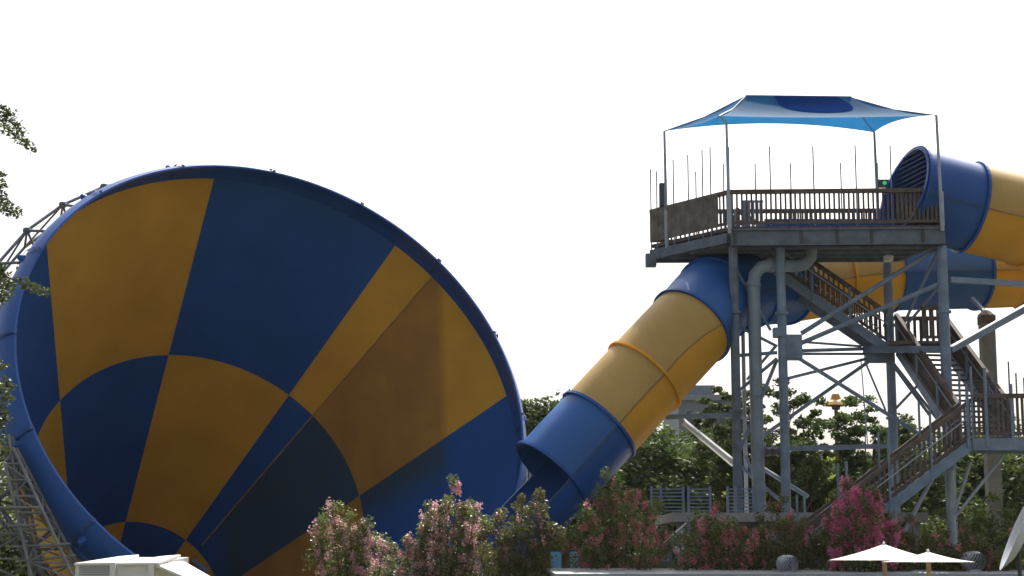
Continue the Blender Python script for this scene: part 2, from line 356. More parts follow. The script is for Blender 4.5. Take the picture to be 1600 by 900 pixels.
# ------------------------------------------------------------------ tube slide
def catmull(p, n):
    out = []
    for i in range(len(p) - 1):
        a, b, c, d = p[max(i - 1, 0)], p[i], p[i + 1], p[min(i + 2, len(p) - 1)]
        for k in range(n):
            t = k / n; out.append(.5 * ((2 * b) + (c - a) * t + (2 * a - 5 * b + 4 * c - d) * t * t + (3 * b - a - 3 * c + d) * t ** 3))
    return out + [p[-1]]
TR = 1.375; TSEC = 22
def tube_run(root, pts, secs, twist=0., n=8, trough_from=None, r=TR, plain_blue=False):
    """pts centre line; secs list of colours, one per control interval"""
    c = catmull(pts, n); fr = []
    for i, p in enumerate(c):
        t = (c[min(i + 1, len(c) - 1)] - c[max(i - 1, 0)]).normalized(); s_ = t.cross(V((0, 0, 1))).normalized(); u = s_.cross(t)
        tw = twist if not isinstance(twist, list) else twist[min(i // n, len(twist) - 2)] + (twist[min(i // n + 1, len(twist) - 1)] - twist[min(i // n, len(twist) - 2)]) * (i % n) / n; ca, sa = math.cos(tw), math.sin(tw); fr.append((p, t, s_ * ca + u * sa, u * ca - s_ * sa))
    def shell(i0, i1, a0, a1, rad, thick, m_, name):
        mb = MB(); na = TSEC; cnt = i1 - i0
        for lay in (rad, rad - thick):
            for i in range(i0, i1 + 1):
                p, t, s_, u = fr[i]
                for k in range(na + 1): a = a0 + (a1 - a0) * k / na; mb.v.append(tuple(p + (s_ * math.cos(a) + u * math.sin(a)) * lay))
        w_ = na + 1; off = (cnt + 1) * w_
        for i in range(cnt):
            for k in range(na):
                q = i * w_ + k; mb.f.append((q, q + 1, q + 1 + w_, q + w_)); mb.f.append((off + q, off + q + w_, off + q + 1 + w_, off + q + 1))
            for k in (0, na): q = i * w_ + k; mb.f.append((q, q + w_, q + w_ + off, q + off))
        for i in (0, cnt):
            for k in range(na): q = i * w_ + k; mb.f.append((q, q + off, q + off + 1, q + 1))
        return part(mb, name, m_, root, smooth=True)
    def flange(i, m_, a0=0, a1=2 * math.pi):
        mb = MB(); p, t, s_, u = fr[i]; nn = 40; pr = ((r - .005, -.045), (r + .085, -.045), (r + .085, .045), (r - .005, .045))
        for k in range(nn + 1):
            a = a0 + (a1 - a0) * k / nn; d = s_ * math.cos(a) + u * math.sin(a)
            for x, y in pr: mb.v.append(tuple(p + d * x + t * y))
        for k in range(nn):
            for q in range(4): mb.f.append((k * 4 + q, k * 4 + (q + 1) % 4, (k + 1) * 4 + (q + 1) % 4, (k + 1) * 4 + q))
        part(mb, 'ring_flange', m_, root, smooth=False)
    for j, colr in enumerate(secs):
        i0, i1 = j * n, (j + 1) * n; m_ = BLUE if colr == 'b' else YELL
        tr = trough_from is not None and j >= trough_from
        if not tr: shell(i0, i1, .004, math.pi - .004, r, .02, YLIT if colr == 'y' else (BLUE if plain_blue else BLIT), 'upper_shell')
        shell(i0, i1, math.pi + .004, 2 * math.pi - .004, r, .02, m_, 'lower_shell')
        flange(i0, m_ if j == 0 or secs[j - 1] == colr else BLUE, *((math.pi, 2 * math.pi) if (trough_from is not None and j > trough_from) else (0, 2 * math.pi)))
        for sgn, ang in ((1, 0.), (-1, math.pi)):
            mb = MB(); P_ = []
            for i in range(i0, i1 + 1):
                p, t, s_, u = fr[i]; d = s_ * math.cos(ang); 
                for x, y in ((r - .01, -.018), (r + .045, -.018), (r + .045, .018), (r - .01, .018)): mb.v.append(tuple(p + s_ * sgn * x + u * y))
            for i in range(i1 - i0):
                for q in range(4): mb.f.append((i * 4 + q, i * 4 + (q + 1) % 4, (i + 1) * 4 + (q + 1) % 4, (i + 1) * 4 + q))
            part(mb, 'seam_flange', mat('seam_ochre', (.30, .19, .06), .6) if colr == 'y' else mat('seam_blue', (.05, .09, .17), .6), root)
    flange(len(c) - 1, BLUE if secs[-1] == 'b' else YELL, *((math.pi, 2 * math.pi) if trough_from is not None else (0, 2 * math.pi)))
tube = thing('tube_slide', 'huge enclosed blue and yellow tube slide winding round the tower down to the funnel', 'water slide', (P(1330, 430, 57).x, 57, 0))
dd = V((.955, .19, -.208)).normalized(); e0 = P(1422, 300, 55.0); e1 = e0 + dd * 2.05
tube_run(tube, [e0, e1, e1 + dd * 2.2, e1 + dd * 4.3 + V((-.2, .5, -.2)), P(1735, 372, 60.0)], list('byyy'), twist=R(-12), n=8, r=1.46, plain_blue=True)
q0, q1 = XY(1196, 54.75, ZF if 0 else P(1140, 354, 54).z), XY(1402, 54.75, P(1140, 354, 54).z)
part(MB().box(((q0.x + q1.x) / 2, 55.2, q0.z + .17), (q1.x - q0.x, .95, .34)).box(((q0.x + q1.x) / 2, 54.74, q0.z + .36), (q1.x - q0.x + .06, .08, .05)), 'launch_tub', BLUE, tube)
# oblique entry hood with its lower lip reaching over the deck
mb = MB(); s_ = dd.cross(V((0, 0, 1))).normalized(); u_ = s_.cross(dd); n = 40
for k in range(n + 1):
    a = 2 * math.pi * k / n; d = s_ * math.cos(a) + u_ * math.sin(a); ex = .30 * ((1 + math.cos(a - R(225))) / 2) ** 1.5
    for rr_, x_ in ((1.46, 0), (1.46, -ex), (1.52, -ex - .04), (1.40, -ex - .05), (1.40, 0)): mb.v.append(tuple(e0 + d * rr_ + dd * (x_ - .05)))
for k in range(n):
    for q in range(4): mb.f.append((k * 5 + q, k * 5 + q + 1, (k + 1) * 5 + q + 1, (k + 1) * 5 + q))
part(mb, 'entry_hood', BLUE, tube, smooth=True)
for k in range(17):
    zz = e0.z + 1.25 - k * .155; hh = zz - e0.z; ww = math.sqrt(max(.01, 1.38 ** 2 - hh ** 2)); c = e0 + dd * .06; c.z = zz
    part(MB().tube([c - s_ * ww, c + s_ * ww], .022, 5), 'entry_grille_bar', DARK, tube)
start = [P(1735, 372, 60.0), P(1716, 398, 61.0), P(1660, 415, 62),
         P(1588, 421, 62.3), P(1522, 423, 61.8), P(1388, 426, 61.0), P(1300, 433, 60.3), P(1224, 443, 59.0), P(1165, 448, 57.4), P(1118, 467, 56.0), P(1080, 509, 54.75), P(1007, 587, 54.1), P(936, 664, 53.6), P(863, 743, 53.1), P(786, 826, 52.6)]
tube_run(tube, start, list('yybybyybbbyybb'), twist=[R(q) for q in (8, 8, 8, 8, 8, 8, 8, 8, 6, 4, 4, 4, 5, 6, 8)], n=8, trough_from=13)
# steel cradles holding the tube
for (px, py, Y, zt) in ((1541, 490, 62, None),):
    pass

# ------------------------------------------------------------------ slide tower
ZR = P(1140, 300, 54).z; ZF = P(1140, 354, 54).z; ZB = P(1140, 385, 54).z
NL = Pz(1140, 300, ZR); NR = Pz(1472, 297, ZR); FLc = Pz(1017, 331, ZR); BR = XY(1400, 57.0, ZR); 
tower = thing('slide_tower', 'tall grey blue steel slide tower with timber deck and zigzag stairs', 'tower', (NL.x + 3, 55, 0))
ZP = P(1150, 803, 55).z
def col(px0, py0, px1, Y, r, m=STEEL, zb=None, name='column', zt=None):
    a = P(px0, py0, Y); zb = ZP if zb is None else zb
    if zt: a.z = zt
    b = XY(px1, Y, zb); b.x = a.x + (b.x - a.x) * 0 ; 
    o = member(tower, name, V((a.x, Y, a.z)), V((a.x, Y, zb)), m, r=r, n=14)
    for z in (a.z - 2.1, a.z - 5.2):
        mb = MB().lathe((a.x, Y, z), [(r, -.04), (r + .07, -.04), (r + .07, .04), (r, .04)], 14); part(mb, 'column_flange', m, tower)
    return a
cC1 = col(1146, 410, 1150, 54.17, .145, STEEL_D, zt=ZB)
cC2 = col(1219, 390, 1230, 54.3, .145, zt=ZB)
cC3 = col(1386, 400, 1387, 57.2, .15, zt=ZB)
cC4 = col(1471, 385, 1484, 54.0, .165, zt=ZB - .0, zb=ground_z(13, 54))
cC5 = col(1159, 430, 1160, 57.0, .065, STEEL_P, name='column', zt=ZB)
# deck floor, planks and edge beams
poly = [NL, NR, BR, FLc]
def lp(a, b, t): return a + (b - a) * t
fl = MB().slab([(p.x, p.y) for p in poly], ZF - .12, ZF - .06); deck = part(fl, 'deck_floor', RAILD, tower)
npl = 46
for i in range(npl):
    t0, t1 = i / npl + .001, (i + 1) / npl - .001
    q = [lp(NL, NR, t0), lp(NL, NR, t1), lp(FLc, BR, t1), lp(FLc, BR, t0)]
    o = part(MB().slab([(p.x, p.y) for p in q], ZF - .055, ZF), 'plank', RAILD, deck)
def hbeam(a, b, z0, z1, m=STEEL, wd=.16, name='beam', root=None):
    zc = (z0 + z1) / 2; return member(root or tower, name, V((a.x, a.y, zc)), V((b.x, b.y, zc)), m, wd=wd, ht=z1 - z0)
hbeam(NL, NR, ZB, ZF - .07, STEEL_D); hbeam(lp(FLc, NL, 0), lp(FLc, NL, .975), ZB + .12, ZF - .2, STEEL_D); hbeam(NR + V((0, .12, 0)), BR, ZB + .02, ZF - .1, STEEL_D); hbeam(FLc + V((.1, 0, 0)), BR, ZB + .02, ZF - .13, STEEL_D)
part(MB().box((FLc.x - .03, FLc.y - .1, ZB + .08), (.35, .4, .42)), 'beam_end', STEEL_D, tower)
for i in range(1, 9):
    t = i / 9; a = lp(NL, NR, t) + V((0, .1, 0)); b = lp(FLc, BR, t) - V((0, .1, 0)); hbeam(a, b, ZF - .42, ZF - .13, RAILD, .12, 'joist')
for i in range(1, 4):
    t = i / 4; hbeam(lp(NL, FLc, t), lp(NR, BR, t), ZB + .04, ZF - .43, STEEL_D, .14, 'joist')
for z_, w_ in ((ZF - .13, .2), (ZB + .02, .2)):
    hbeam(NL - V((0, .05, 0)), NR - V((0, .05, 0)), z_ - .02, z_ + .02, STEEL_D, .24, 'beam_lip')
for t in (.02, .33, .5, .66, .9): a = lp(NL, NR, t); part(MB().box((a.x, a.y - .1, (ZF + ZB) / 2), (.08, .08, ZF - ZB - .08)), 'bracket', DARK, tower)
# railings
SLAT = {}
def railing(a, b, zf, zr, spacing=.145, wd=.075, th=.03, m=RAILW, sm_=None, root=None, solid=False, gap=.12, name='railing', toprail=.13, slatw=None):
    """a, b on the floor line with their own floor levels zf (tuple or number); slats each an object"""
    root = root or tower
    za, zb = (zf if isinstance(zf, tuple) else (zf, zf)); ha = zr
    A = V((a.x, a.y, za + ha)); B = V((b.x, b.y, zb + ha)); L_ = (V((b.x, b.y, 0)) - V((a.x, a.y, 0))).length
    rl = member(root, name, A, B, m, wd=.14, ht=toprail)
    member(rl, 'lower_rail', V((A.x, A.y, za + gap)), V((B.x, B.y, zb + gap)), m, wd=.05, ht=.09)
    n = max(2, int(L_ / spacing)); ang = math.atan2(b.y - a.y, b.x - a.x); h_ = ha - toprail / 2 - gap + .045; sw = slatw or wd
    key = (round(h_, 3), sw, m.name, round(ang, 3), round((zb - za) / L_, 3))
    if key not in SLAT:
        mb = MB(); sl_ = (zb - za) / L_ * sw / 2; c_, s_ = math.cos(ang), math.sin(ang); vs = []
        for i in (-1, 1):
            for j in (-1, 1):
                for k in (0, 1):
                    x = i * sw / 2; y = j * th / 2; vs.append((x * c_ - y * s_, x * s_ + y * c_, k * h_ + i * sl_))
        mb.add(vs, [(0, 1, 3, 2), (4, 6, 7, 5), (0, 4, 5, 1), (2, 3, 7, 6), (0, 2, 6, 4), (1, 5, 7, 3)]); SLAT[key] = mb.mesh('slat', m)
    loc = root_loc(root) + V(rl.location)
    for i in range(n):
        t = (i + .5) / n; p = a.lerp(b, t); nrm = V((-math.sin(ang), math.cos(ang), 0)) * .045
        link('slat', SLAT[key], rl, V((p.x, p.y, za + (zb - za) * t + gap - .045)) - loc + nrm)
    return rl
railing(NL, lp(NL, NR, .78), ZF, ZR - ZF, .150, .062)
railing(lp(NL, NR, .781), NR, ZF, ZR - ZF, .13, .085)
tag(railing(lp(NL, FLc, .13), FLc, ZF, ZR - ZF, .22, .2, m=BOARDG, slatw=.216), 'solid grey board railing on the left deck side')
railing(NL, lp(NL, FLc, .129), ZF, ZR - ZF, .15, .05)
railing(FLc, BR, ZF, ZR - ZF, .150, .062)
railing(NR, BR, ZF, ZR - ZF, .14, .08)
# grey board gate behind the front railing
g0 = P(1160, 330, 54.9); gate = part(MB().box((g0.x + .33, 54.9, ZR - .12), (.70, .05, .07)), 'gate', STEEL, tower)
gm = MB().box((0, 0, 0), (.11, .04, .95)).mesh('board', STEEL)
for i in range(5): link('board', gm, gate, V((g0.x + .06 + i * .135, 54.86, ZR - .58)) - root_loc(gate))
# tall wire-fence posts round the deck
def post(p, z0, z1, r=.022, m=STEEL, name='fence_post'): return member(tower, name, V((p[0], p[1], z0)), V((p[0], p[1], z1)), m, r=r, n=6)
hp = ZR + 1.36
tall = [.0, .195, .40, .60, .765]
for t in tall: a = lp(NL, NR, t); post((a.x, a.y + .06), ZF - .3, P(1204, 229, 54).z)
for t in (.30, .43, .575, .78, .93): a = lp(FLc, BR, t); post((a.x, a.y), ZF - .1, P(1246, 254, 57).z)
for px, top in ((1015, 265), (1026, 268), (1053, 250), (1075, 242), (1098, 234), (1111, 230)):
    best = min((lp(FLc, NL, k / 100) for k in range(101)), key=lambda p: abs(800 + F * p.x / (FW.y * p.y + FW.z * (p.z - EYE.z)) - px)); post((best.x, best.y - .05), ZF - .3, P(px, top, best.y).z)
post((P(1087, 268, 57.2).x, 57.2), ZF, P(1087, 268, 57.2).z)
for k in range(9):
    z = ZR + .16 + k * .14
    member(tower, 'fence_wire', lp(NL, NR, 0) + V((0, .06, z - ZR)), lp(NL, NR, .765) + V((0, .06, z - ZR)), STEEL_P, r=.0022, n=4)
    if k < 6: member(tower, 'fence_wire', FLc + V((0, 0, z - ZR)), BR + V((0, 0, z - ZR)), STEEL_P, r=.0022, n=4)
for k in range(10):
    z = P(1380, 250 + k * 4.6, 56.8).z; member(tower, 'fence_wire', V((P(1370, 250, 56.8).x, 56.8, z)), V((P(1388, 250, 56.8).x, 56.8, z)), STEEL_D, r=.008, n=4)
part(MB().box(P(1034, 305, 56.7), (.16, .3, .78)), 'speaker_box', DARK, tower)
# signal box with a green light
sb = part(MB().box(P(1380, 287, 56.5), (.38, .16, .26)), 'signal_box', DARK, tower)
gm_ = bpy.data.materials.new('green_lamp'); gm_.use_nodes = True; gm_.node_tree.nodes['Principled BSDF'].inputs['Base Color'].default_value = (.02, .5, .12, 1)
gm_.node_tree.nodes['Principled BSDF'].inputs['Emission Color'].default_value = (.05, 1, .3, 1); gm_.node_tree.nodes['Principled BSDF'].inputs['Emission Strength'].default_value = .25
q = P(1382, 286, 56.38); part(MB().lathe(q, [(.065, 0), (.065, -.04), (0, -.05)], 12, axis=(0, 1, 0)), 'signal_lamp', gm_, sb)
# frame: beams, braces, gussets (endpoints measured on the columns)
def seg(x0, y0, Y0, x1, y1, Y1, r=.055, m=STEEL, name='brace', box=None):
    a, b = P(x0, y0, Y0), P(x1, y1, Y1)
    return member(tower, name, a, b, m, wd=box, ht=box) if box else member(tower, name, a, b, m, r=r)
B_ = [ # x0 y0 Y0 x1 y1 Y1 r
 (1146, 506, 54.9, 1214, 541, 54.4, .05), (1168, 592, 56.5, 1212, 541, 54.6, .05), (1252, 521, 54.6, 1468, 386, 54.2, .075), (1252, 536, 54.6, 1470, 443, 54.1, .075),
 (1250, 534, 54.7, 1345, 541, 56.9, .04), (1148, 556, 54.9, 1214, 551, 54.4, .06), (1252, 548, 54.5, 1352, 545, 57.1, .06), (1252, 553, 54.5, 1352, 553, 57.1, .045),
 (1232, 591, 54.3, 1352, 561, 57, .05), (1185, 686, 55.6, 1356, 566, 57, .06), (1250, 561, 54.4, 1455, 690, 54.6, .065), (1214, 560, 54.4, 1153, 612, 54.9, .055),
 (1214, 562, 54.5, 1152, 715, 55.0, .06), (1463, 398, 54.1, 1408, 515, 57, .05), (1470, 445, 54.1, 1406, 520, 57, .05), (1352, 566, 57.1, 1384, 642, 57.2, .035),
 (1392, 566, 57.2, 1452, 648, 56.0, .05), (1398, 640, 57.0, 1436, 600, 57.0, .045), (1150, 722, 54.9, 1240, 800, 55.5, .055), (1165, 712, 56, 1204, 808, 54.7, .045),
 (1150, 420, 54.9, 1204, 516, 54.7, .05), (1118, 412, 55.4, 1146, 470, 54.9, .045), (1186, 728, 56.4, 1262, 776, 55.4, .07)]
for x0, y0, Y0, x1, y1, Y1, r in B_: seg(x0, y0, Y0, x1, y1, Y1, r)
seg(1352, 546, 57.0, 1472, 546, 54.3, box=.22, name='beam'); seg(1196, 702, 54.4, 1384, 697, 57.1, box=.15, name='beam'); seg(1040, 652, 55.2, 1146, 648, 55.0, box=.15, name='beam')
seg(1484, 437, 54.1, 1640, 446, 55.5, box=.17, name='beam'); o = seg(1484, 547, 54.1, 1640, 462, 57.0, box=.2, name='brace')
BRT = mat('sunlit_galvanised', (.8, .8, .8), .28, .03, 3, metal=.3)  # sunlight on the braces painted in as near-white steel
member(tower, 'sunlit_face_plate', P(1486, 542, 54.0), P(1640, 455, 56.9), BRT, wd=.14, ht=.03)  # thin plate added for the sunlit top of the brace
mb = MB().bar(P(1069, 657, 53.6), P(1146, 719, 54.6), .24, .05, up=V((.3, -.5, .8))); tag(part(mb, 'sunlit_face_plate', BRT, tower), 'added bright plate showing sunlight on the brace left of the tower')  # plate added and tilted so its face catches the sun
tag(seg(1069, 661, 53.75, 1146, 726, 54.75, box=.12, m=mat('sunlit_galvanised', (.8, .8, .8), .28, .03, 3, metal=.3)), 'pale sunlit brace reaching left of the tower')
seg(1390, 560, 57.1, 1500, 700, 54.6, .05)
for x, y, Y, wd, ht in ((1236, 543, 54.5, .66, .80), (1374, 557, 57.0, .95, .42), (1217, 520, 54.3, .36, .3)):
    part(MB().box(P(x, y, Y), (wd, .34, ht)).box(P(x, y, Y) + V((0, -.18, 0)), (wd * .9, .012, ht * .9)), 'gusset', STEEL, tower)
mb = MB()
for i in range(2): part(MB().lathe(P(1202 + i * 10, 706, 54.2), [(0, -.12), (.13, -.1), (.13, .1), (0, .12)], 12), 'connector', DARK, tower)
# deck underside lamp
part(MB().lathe(P(1388, 403, 55.4), [(0, -.12), (.15, -.1), (.17, .05), (.05, .12), (0, .12)], 14), 'lamp', WHITE, tower)

# stairs -----------------------------------------------------------
def flight(top, bot, wv, n, name='stair_flight', rails=(1, 1), hr=1.05, m=RAILW, posts=None, wires=False, spacing=.16):
    """top, bot: corner points on the tread line of the first side; wv: vector to the other side"""
    st = member(tower, name, top - V((0, 0, .16)), bot - V((0, 0, .16)), STEEL, wd=.07, ht=.30)
    member(st, 'stringer', top + wv - V((0, 0, .16)), bot + wv - V((0, 0, .16)), STEEL, wd=.07, ht=.30)
    tv = (bot - top) / n; d2 = V((tv.x, tv.y, 0)); dl = d2.length; d2n = d2.normalized(); u_ = wv.normalized(); mb = MB()
    me = None
    for i in range(n):
        c = top + tv * (i + .5) + wv * .5 + V((0, 0, -.03))
        if me is None:
            s = MB(); a = V((0, 0, 0)); 
            s.bar(-wv * .47, wv * .47, dl * .95, .05); me = s.mesh('tread', RAILD)
        link('tread', me, st, c - root_loc(st))
    for k, on in enumerate(rails):
        if not on: continue
        a = top + wv * k; b = bot + wv * k
        rr_ = railing(a, b, (a.z, b.z), hr, spacing, .06, m=m, root=tower, name='stair_railing')
        L_ = (b - a).length; npst = max(2, int(L_ / 1.5))
        for i in range(npst + 1):
            p = a.lerp(b, i / npst) + V((0, -.06, 0)); member(rr_, 'post', V((p.x, p.y, p.z - .35)), V((p.x, p.y, p.z + hr + (1.0 if posts else -.03))), STEEL, r=.05 if not posts else .036, n=6)
        q = V((0, 0, hr * .62)); pp = V((0, -.10, 0)); member(rr_, 'grab_rail', a + q + pp, b + q + pp, STEEL_P, r=.022, n=6)
    return st
z1 = P(1430, 536, 56).z; z2 = P(1540, 684, 51).z
tA = P(1150, 380, 56.3); tA.z = ZF; bA = XY(1388, 56.4, z1)
flight(tA, bA, V((0, 1.25, 0)), 18)
# landing one
L1 = [XY(1388, 55.4, z1), XY(1474, 55.4, z1), XY(1474, 57.9, z1), XY(1388, 57.9, z1)]
part(MB().slab([(p.x, p.y) for p in L1], z1 - .1, z1), 'landing', RAILD, tower)
railing(L1[1] + V((-.7, .0, 0)), L1[1], z1, 1.07, .2, .15, m=RAILW); railing(L1[3], L1[2], z1, 1.07, .2, .10); railing(L1[1], L1[2] + V((0, -.1, 0)), z1, 1.07, .17, .1)
# flight two comes forward and down to the right
tB = XY(1402, 56.9, z1); bB = XY(1500, 52.3, z2); wB = XY(1482, 56.9, z1) - tB
flight(tB, bB, V((wB.x, .35, 0)), 18, posts=False, spacing=.085)
# landing two and the railing in front of it
L2 = [XY(1520, 50.9, z2), XY(1680, 50.7, z2), XY(1680, 52.4, z2), XY(1500, 52.4, z2)]
part(MB().slab([(p.x, p.y) for p in L2], z2 - .08, z2), 'landing', RAILD, tower)
hbeam(L2[0], L2[1], z2 - .38, z2 - .03, STEEL, .12); hbeam(L2[3], L2[2], z2 - .38, z2 - .09, STEEL, .12)
railing(L2[0], L2[1], z2, 1.22, .14, .08); 
for px, t_ in ((1510, 545), (1539, 560), (1579, 545), (1612, 560)): post((P(px, 600, 50.8).x, 50.8), z2 - .3, P(px, 600 - 0, 50.8).z if px != 1539 else P(px, 575, 50.8).z, .05, STEEL)
for px, t_ in ((1556, 540), (1577, 565), (1588, 583), (1600, 590)): post((P(px, 600, 52.6).x, 52.6), z2, P(px, t_, 52.6).z, .025, STEEL_D)
for k in range(5): member(tower, 'fence_wire', P(1510, 595 + k * 5, 52.3), P(1640, 595 + k * 5, 52.3), STEEL_P, r=.004, n=4)
# flight three runs down to the left in front of everything
tC = XY(1520, 50.9, z2); sl3 = .745; run = (z2 - .1) / sl3; bC = V((tC.x - run, 50.9, .1))
flight(tC, bC, V((.0, 1.35, 0)), 34, posts=True, spacing=.15, hr=1.1)
# lower supports of the stairs
for (x0, y0, Y0, x1, y1, Y1, r) in ((1455, 750, 51.2, 1398, 860, 51.2, .07), (1492, 800, 51.6, 1517, 722, 51.6, .045), (1494, 806, 51.5, 1568, 712, 51.5, .045), (1345, 560, 57, 1356, 700, 57, .02)):
    seg(x0, y0, Y0, x1, y1, Y1, r, STEEL_P)
a = XY(1484, 51.7, z2 - .9); member(tower, 'column', V((a.x, 51.7, P(1484, 735, 51.7).z)), V((a.x, 51.7, 0)), STEEL_P, r=.12, n=12)
a = P(1395, 790, 51.6); member(tower, 'column', a, V((a.x, a.y, 0)), STEEL_P, r=.11, n=12)

# ------------------------------------------------------------------ water pipe
wp = thing('water_pipe', 'fat pale water pipe rising beside the left tower columns and bending under the deck', 'pipe', (P(1178, 800, 54.65).x, 54.65, 0))
pts = [P(1184, 800, 54.65)]; pts[0].z = 0; x0 = P(1177, 430, 54.65)
pts = [V((x0.x + .05, 54.65, 0)), V((x0.x + .02, 54.65, 6)), V((x0.x, 54.65, x0.z - .3)), V((x0.x + .05, 54.65, x0.z + .02)), V((x0.x + .25, 54.65, x0.z + .26)), V((x0.x + .55, 54.65, x0.z + .33))]
e = P(1247, 412, 55.0); pts += [V((e.x - .1, 55.0, x0.z + .36)), V((e.x + .22, 55.0, x0.z + .42)), V((e.x + .40, 55.0, x0.z + .62)), V((e.x + .42, 55.0, ZB + .1))]
part(MB().tube(pts, .205, 20), 'pipe_run', PIPE, wp, smooth=True)
for i in (2, 5, 6): part(MB().tube([pts[i] - (pts[i + 1] - pts[i]).normalized() * .06, pts[i] + (pts[i + 1] - pts[i]).normalized() * .06], .24, 20), 'pipe_collar', PIPE, wp)
for z in (5.2, 6.7, 8.2): part(MB().lathe((x0.x + .03, 54.65, z), [(.20, -.03), (.25, -.03), (.25, .03), (.20, .03)], 20), 'pipe_collar', PIPE, wp)

# ------------------------------------------------------------------ shade canopy
can = thing('shade_canopy', 'blue fabric shade canopy on four slim poles over the tower deck', 'canopy', (NL.x + 2.5, 55.2, ZF))
cNL, cNR, cFL, cFR = P(1124, 181, 53.9), P(1463, 180, 53.5), P(1038, 205, 56.6), P(1366, 207, 56.20)
rL, rR = P(1165, 149, 55.1), P(1330, 151, 54.9)
FAB = mat('canopy_fabric', (.02, .145, .33), .62, .06, 2, trans=.4, spec=.03, fine=.1)
FABN = mat('canopy_navy', (.012, .05, .22), .9, .06, 2, trans=.2, spec=.0)
def sag(a, b, t, s_, inward): return a.lerp(b, t) + V((0, 0, -s_ * 4 * t * (1 - t))) + inward * (4 * t * (1 - t))
def fabric(e0, e1, t0, t1, m, es=.12, ts=.03, inw=V((0, 0, 0)), n=20, k=8, name='fabric_panel'):
    mb = MB()
    for j in range(k + 1):
        v_ = j / k
        for i in range(n + 1):
            u_ = i / n; a = sag(e0, e1, u_, es, inw); b = sag(t0, t1, u_, ts, V((0, 0, 0))); p = a.lerp(b, v_); p = p + V((0, 0, -.10 * 4 * v_ * (1 - v_))); mb.v.append(tuple(p))
    for j in range(k):
        for i in range(n): q = j * (n + 1) + i; mb.f.append((q, q + 1, q + n + 2, q + n + 1))
    return part(mb, name, m, can, smooth=True)
fabric(cNL, cNR, rL, rR, FAB, -.0, .0, V((0, .25, .0)))
fabric(cFR, cFL, rR, rL, FAB, -.22, .0, V((0, -.25, 0)))
fabric(cFL, cNL, rL, rL, FAB, .0, 0, V((.12, 0, -.05)))
fabric(cNR, cFR, rR, rR, FAB, -.12, 0, V((-.2, 0, 0)))
mb = MB(); n = 24; nn_ = (cNR - cNL).cross(rL - cNL).normalized()
if nn_.z < 0: nn_.negate()
for i in range(n + 1):                                   # navy half-round patch laid just above the fabric along the ridge
    t = i / n; x = .27 + .58 * t; dp = math.sqrt(max(0, 1 - (2 * t - 1) ** 2)) * .66
    for v_ in (0, .25, .5, .75, 1):
        w_ = 1 - dp * v_; u_ = x; a = sag(cNL, cNR, u_, 0, V((0, .25, 0))); b = rL.lerp(rR, u_); p = a.lerp(b, w_) + V((0, 0, -.10 * 4 * w_ * (1 - w_))) + nn_ * .012; mb.v.append(tuple(p))
for i in range(n):
    for k in range(4): q = i * 5 + k; mb.f.append((q, q + 1, q + 6, q + 5))
part(mb, 'navy_patch', FABN, can, smooth=True)
for a, px1, py1, Yb in ((cNL + V((.22, 0, -.22)), 1140, 350, 53.85), (cNR, 1471, 350, 53.4), (cFL, 1041, 368, 56.5), (cFR, 1371, 340, 56.1)):
    b = V((a.x + (.03), Yb, ZF - .25)); part(MB().tube([b, a], [.058, .042], 10), 'pole', STEEL_P, can)
    part(MB().lathe(V((b.x, b.y, ZF - .1)), [(.058, 0), (.075, 0), (.075, 1.1), (.058, 1.1)], 10), 'pole_sleeve', STEEL_P, can)
part(MB().bar(cNL, cNL + V((.22, 0, -.22)), .05, .05), 'bracket_arm', STEEL_P, can)
part(MB().tube([rL, rR], .03, 6), 'ridge_tube', STEEL_P, can)
for a, b in ((cNL, rL), (cFL, rL), (cNR, rR), (cFR, rR)): part(MB().tube([a, a.lerp(b, .5) + V((0, 0, -.12)), b + V((0, 0, -.03))], .022, 6), 'hip_tube', STEEL_P, can)

# ------------------------------------------------------------------ podium under the tower with its louvred fence
pod = thing('podium', 'low concrete podium carrying the tower behind the flowering shrubs', 'podium', (P(1150, 800, 56).x, 56, 0))
px0, px1 = P(1046, 800, 54).x, P(1440, 800, 54).x
part(MB().slab([(px0, 53.2), (px1, 53.2), (px1, 60), (px0, 60)], ZP - .28, ZP), 'slab', CONC, pod)
for i in range(6):
    for y in (53.7, 59.4): part(MB().box((px0 + .4 + i * (px1 - px0 - .8) / 5, y, (ZP - .28) / 2), (.4, .4, ZP - .28)), 'pier', CONC, pod)
part(MB().box(((px0 + px1) / 2, 57, (ZP - .3) / 2), (px1 - px0 - 1.5, .25, ZP - .3)), 'back_wall', CONC, pod)
fnc = thing('louvre_fence', 'pale steel fence of horizontal bars behind the shrubs at the foot of the tower', 'fence', (P(1100, 800, 53.4).x, 53.4, ZP))
xs = [1018, 1033, 1068, 1076, 1110, 1137, 1150, 1178]
for px in xs: x = P(px, 790, 53.4).x; part(MB().box((x, 53.4, ZP + .38), (.07, .07, .86)), 'post', STEEL, fnc)
for i0, i1 in ((0, 1), (1, 2), (3, 4), (5, 6), (6, 7)):
    xa, xb = P(xs[i0], 790, 53.4).x, P(xs[i1], 790, 53.4).x
    for k in range(7): part(MB().box(((xa + xb) / 2, 53.4, ZP + .06 + k * .11), (xb - xa - .05, .05, .035)), 'bar', STEEL, fnc)
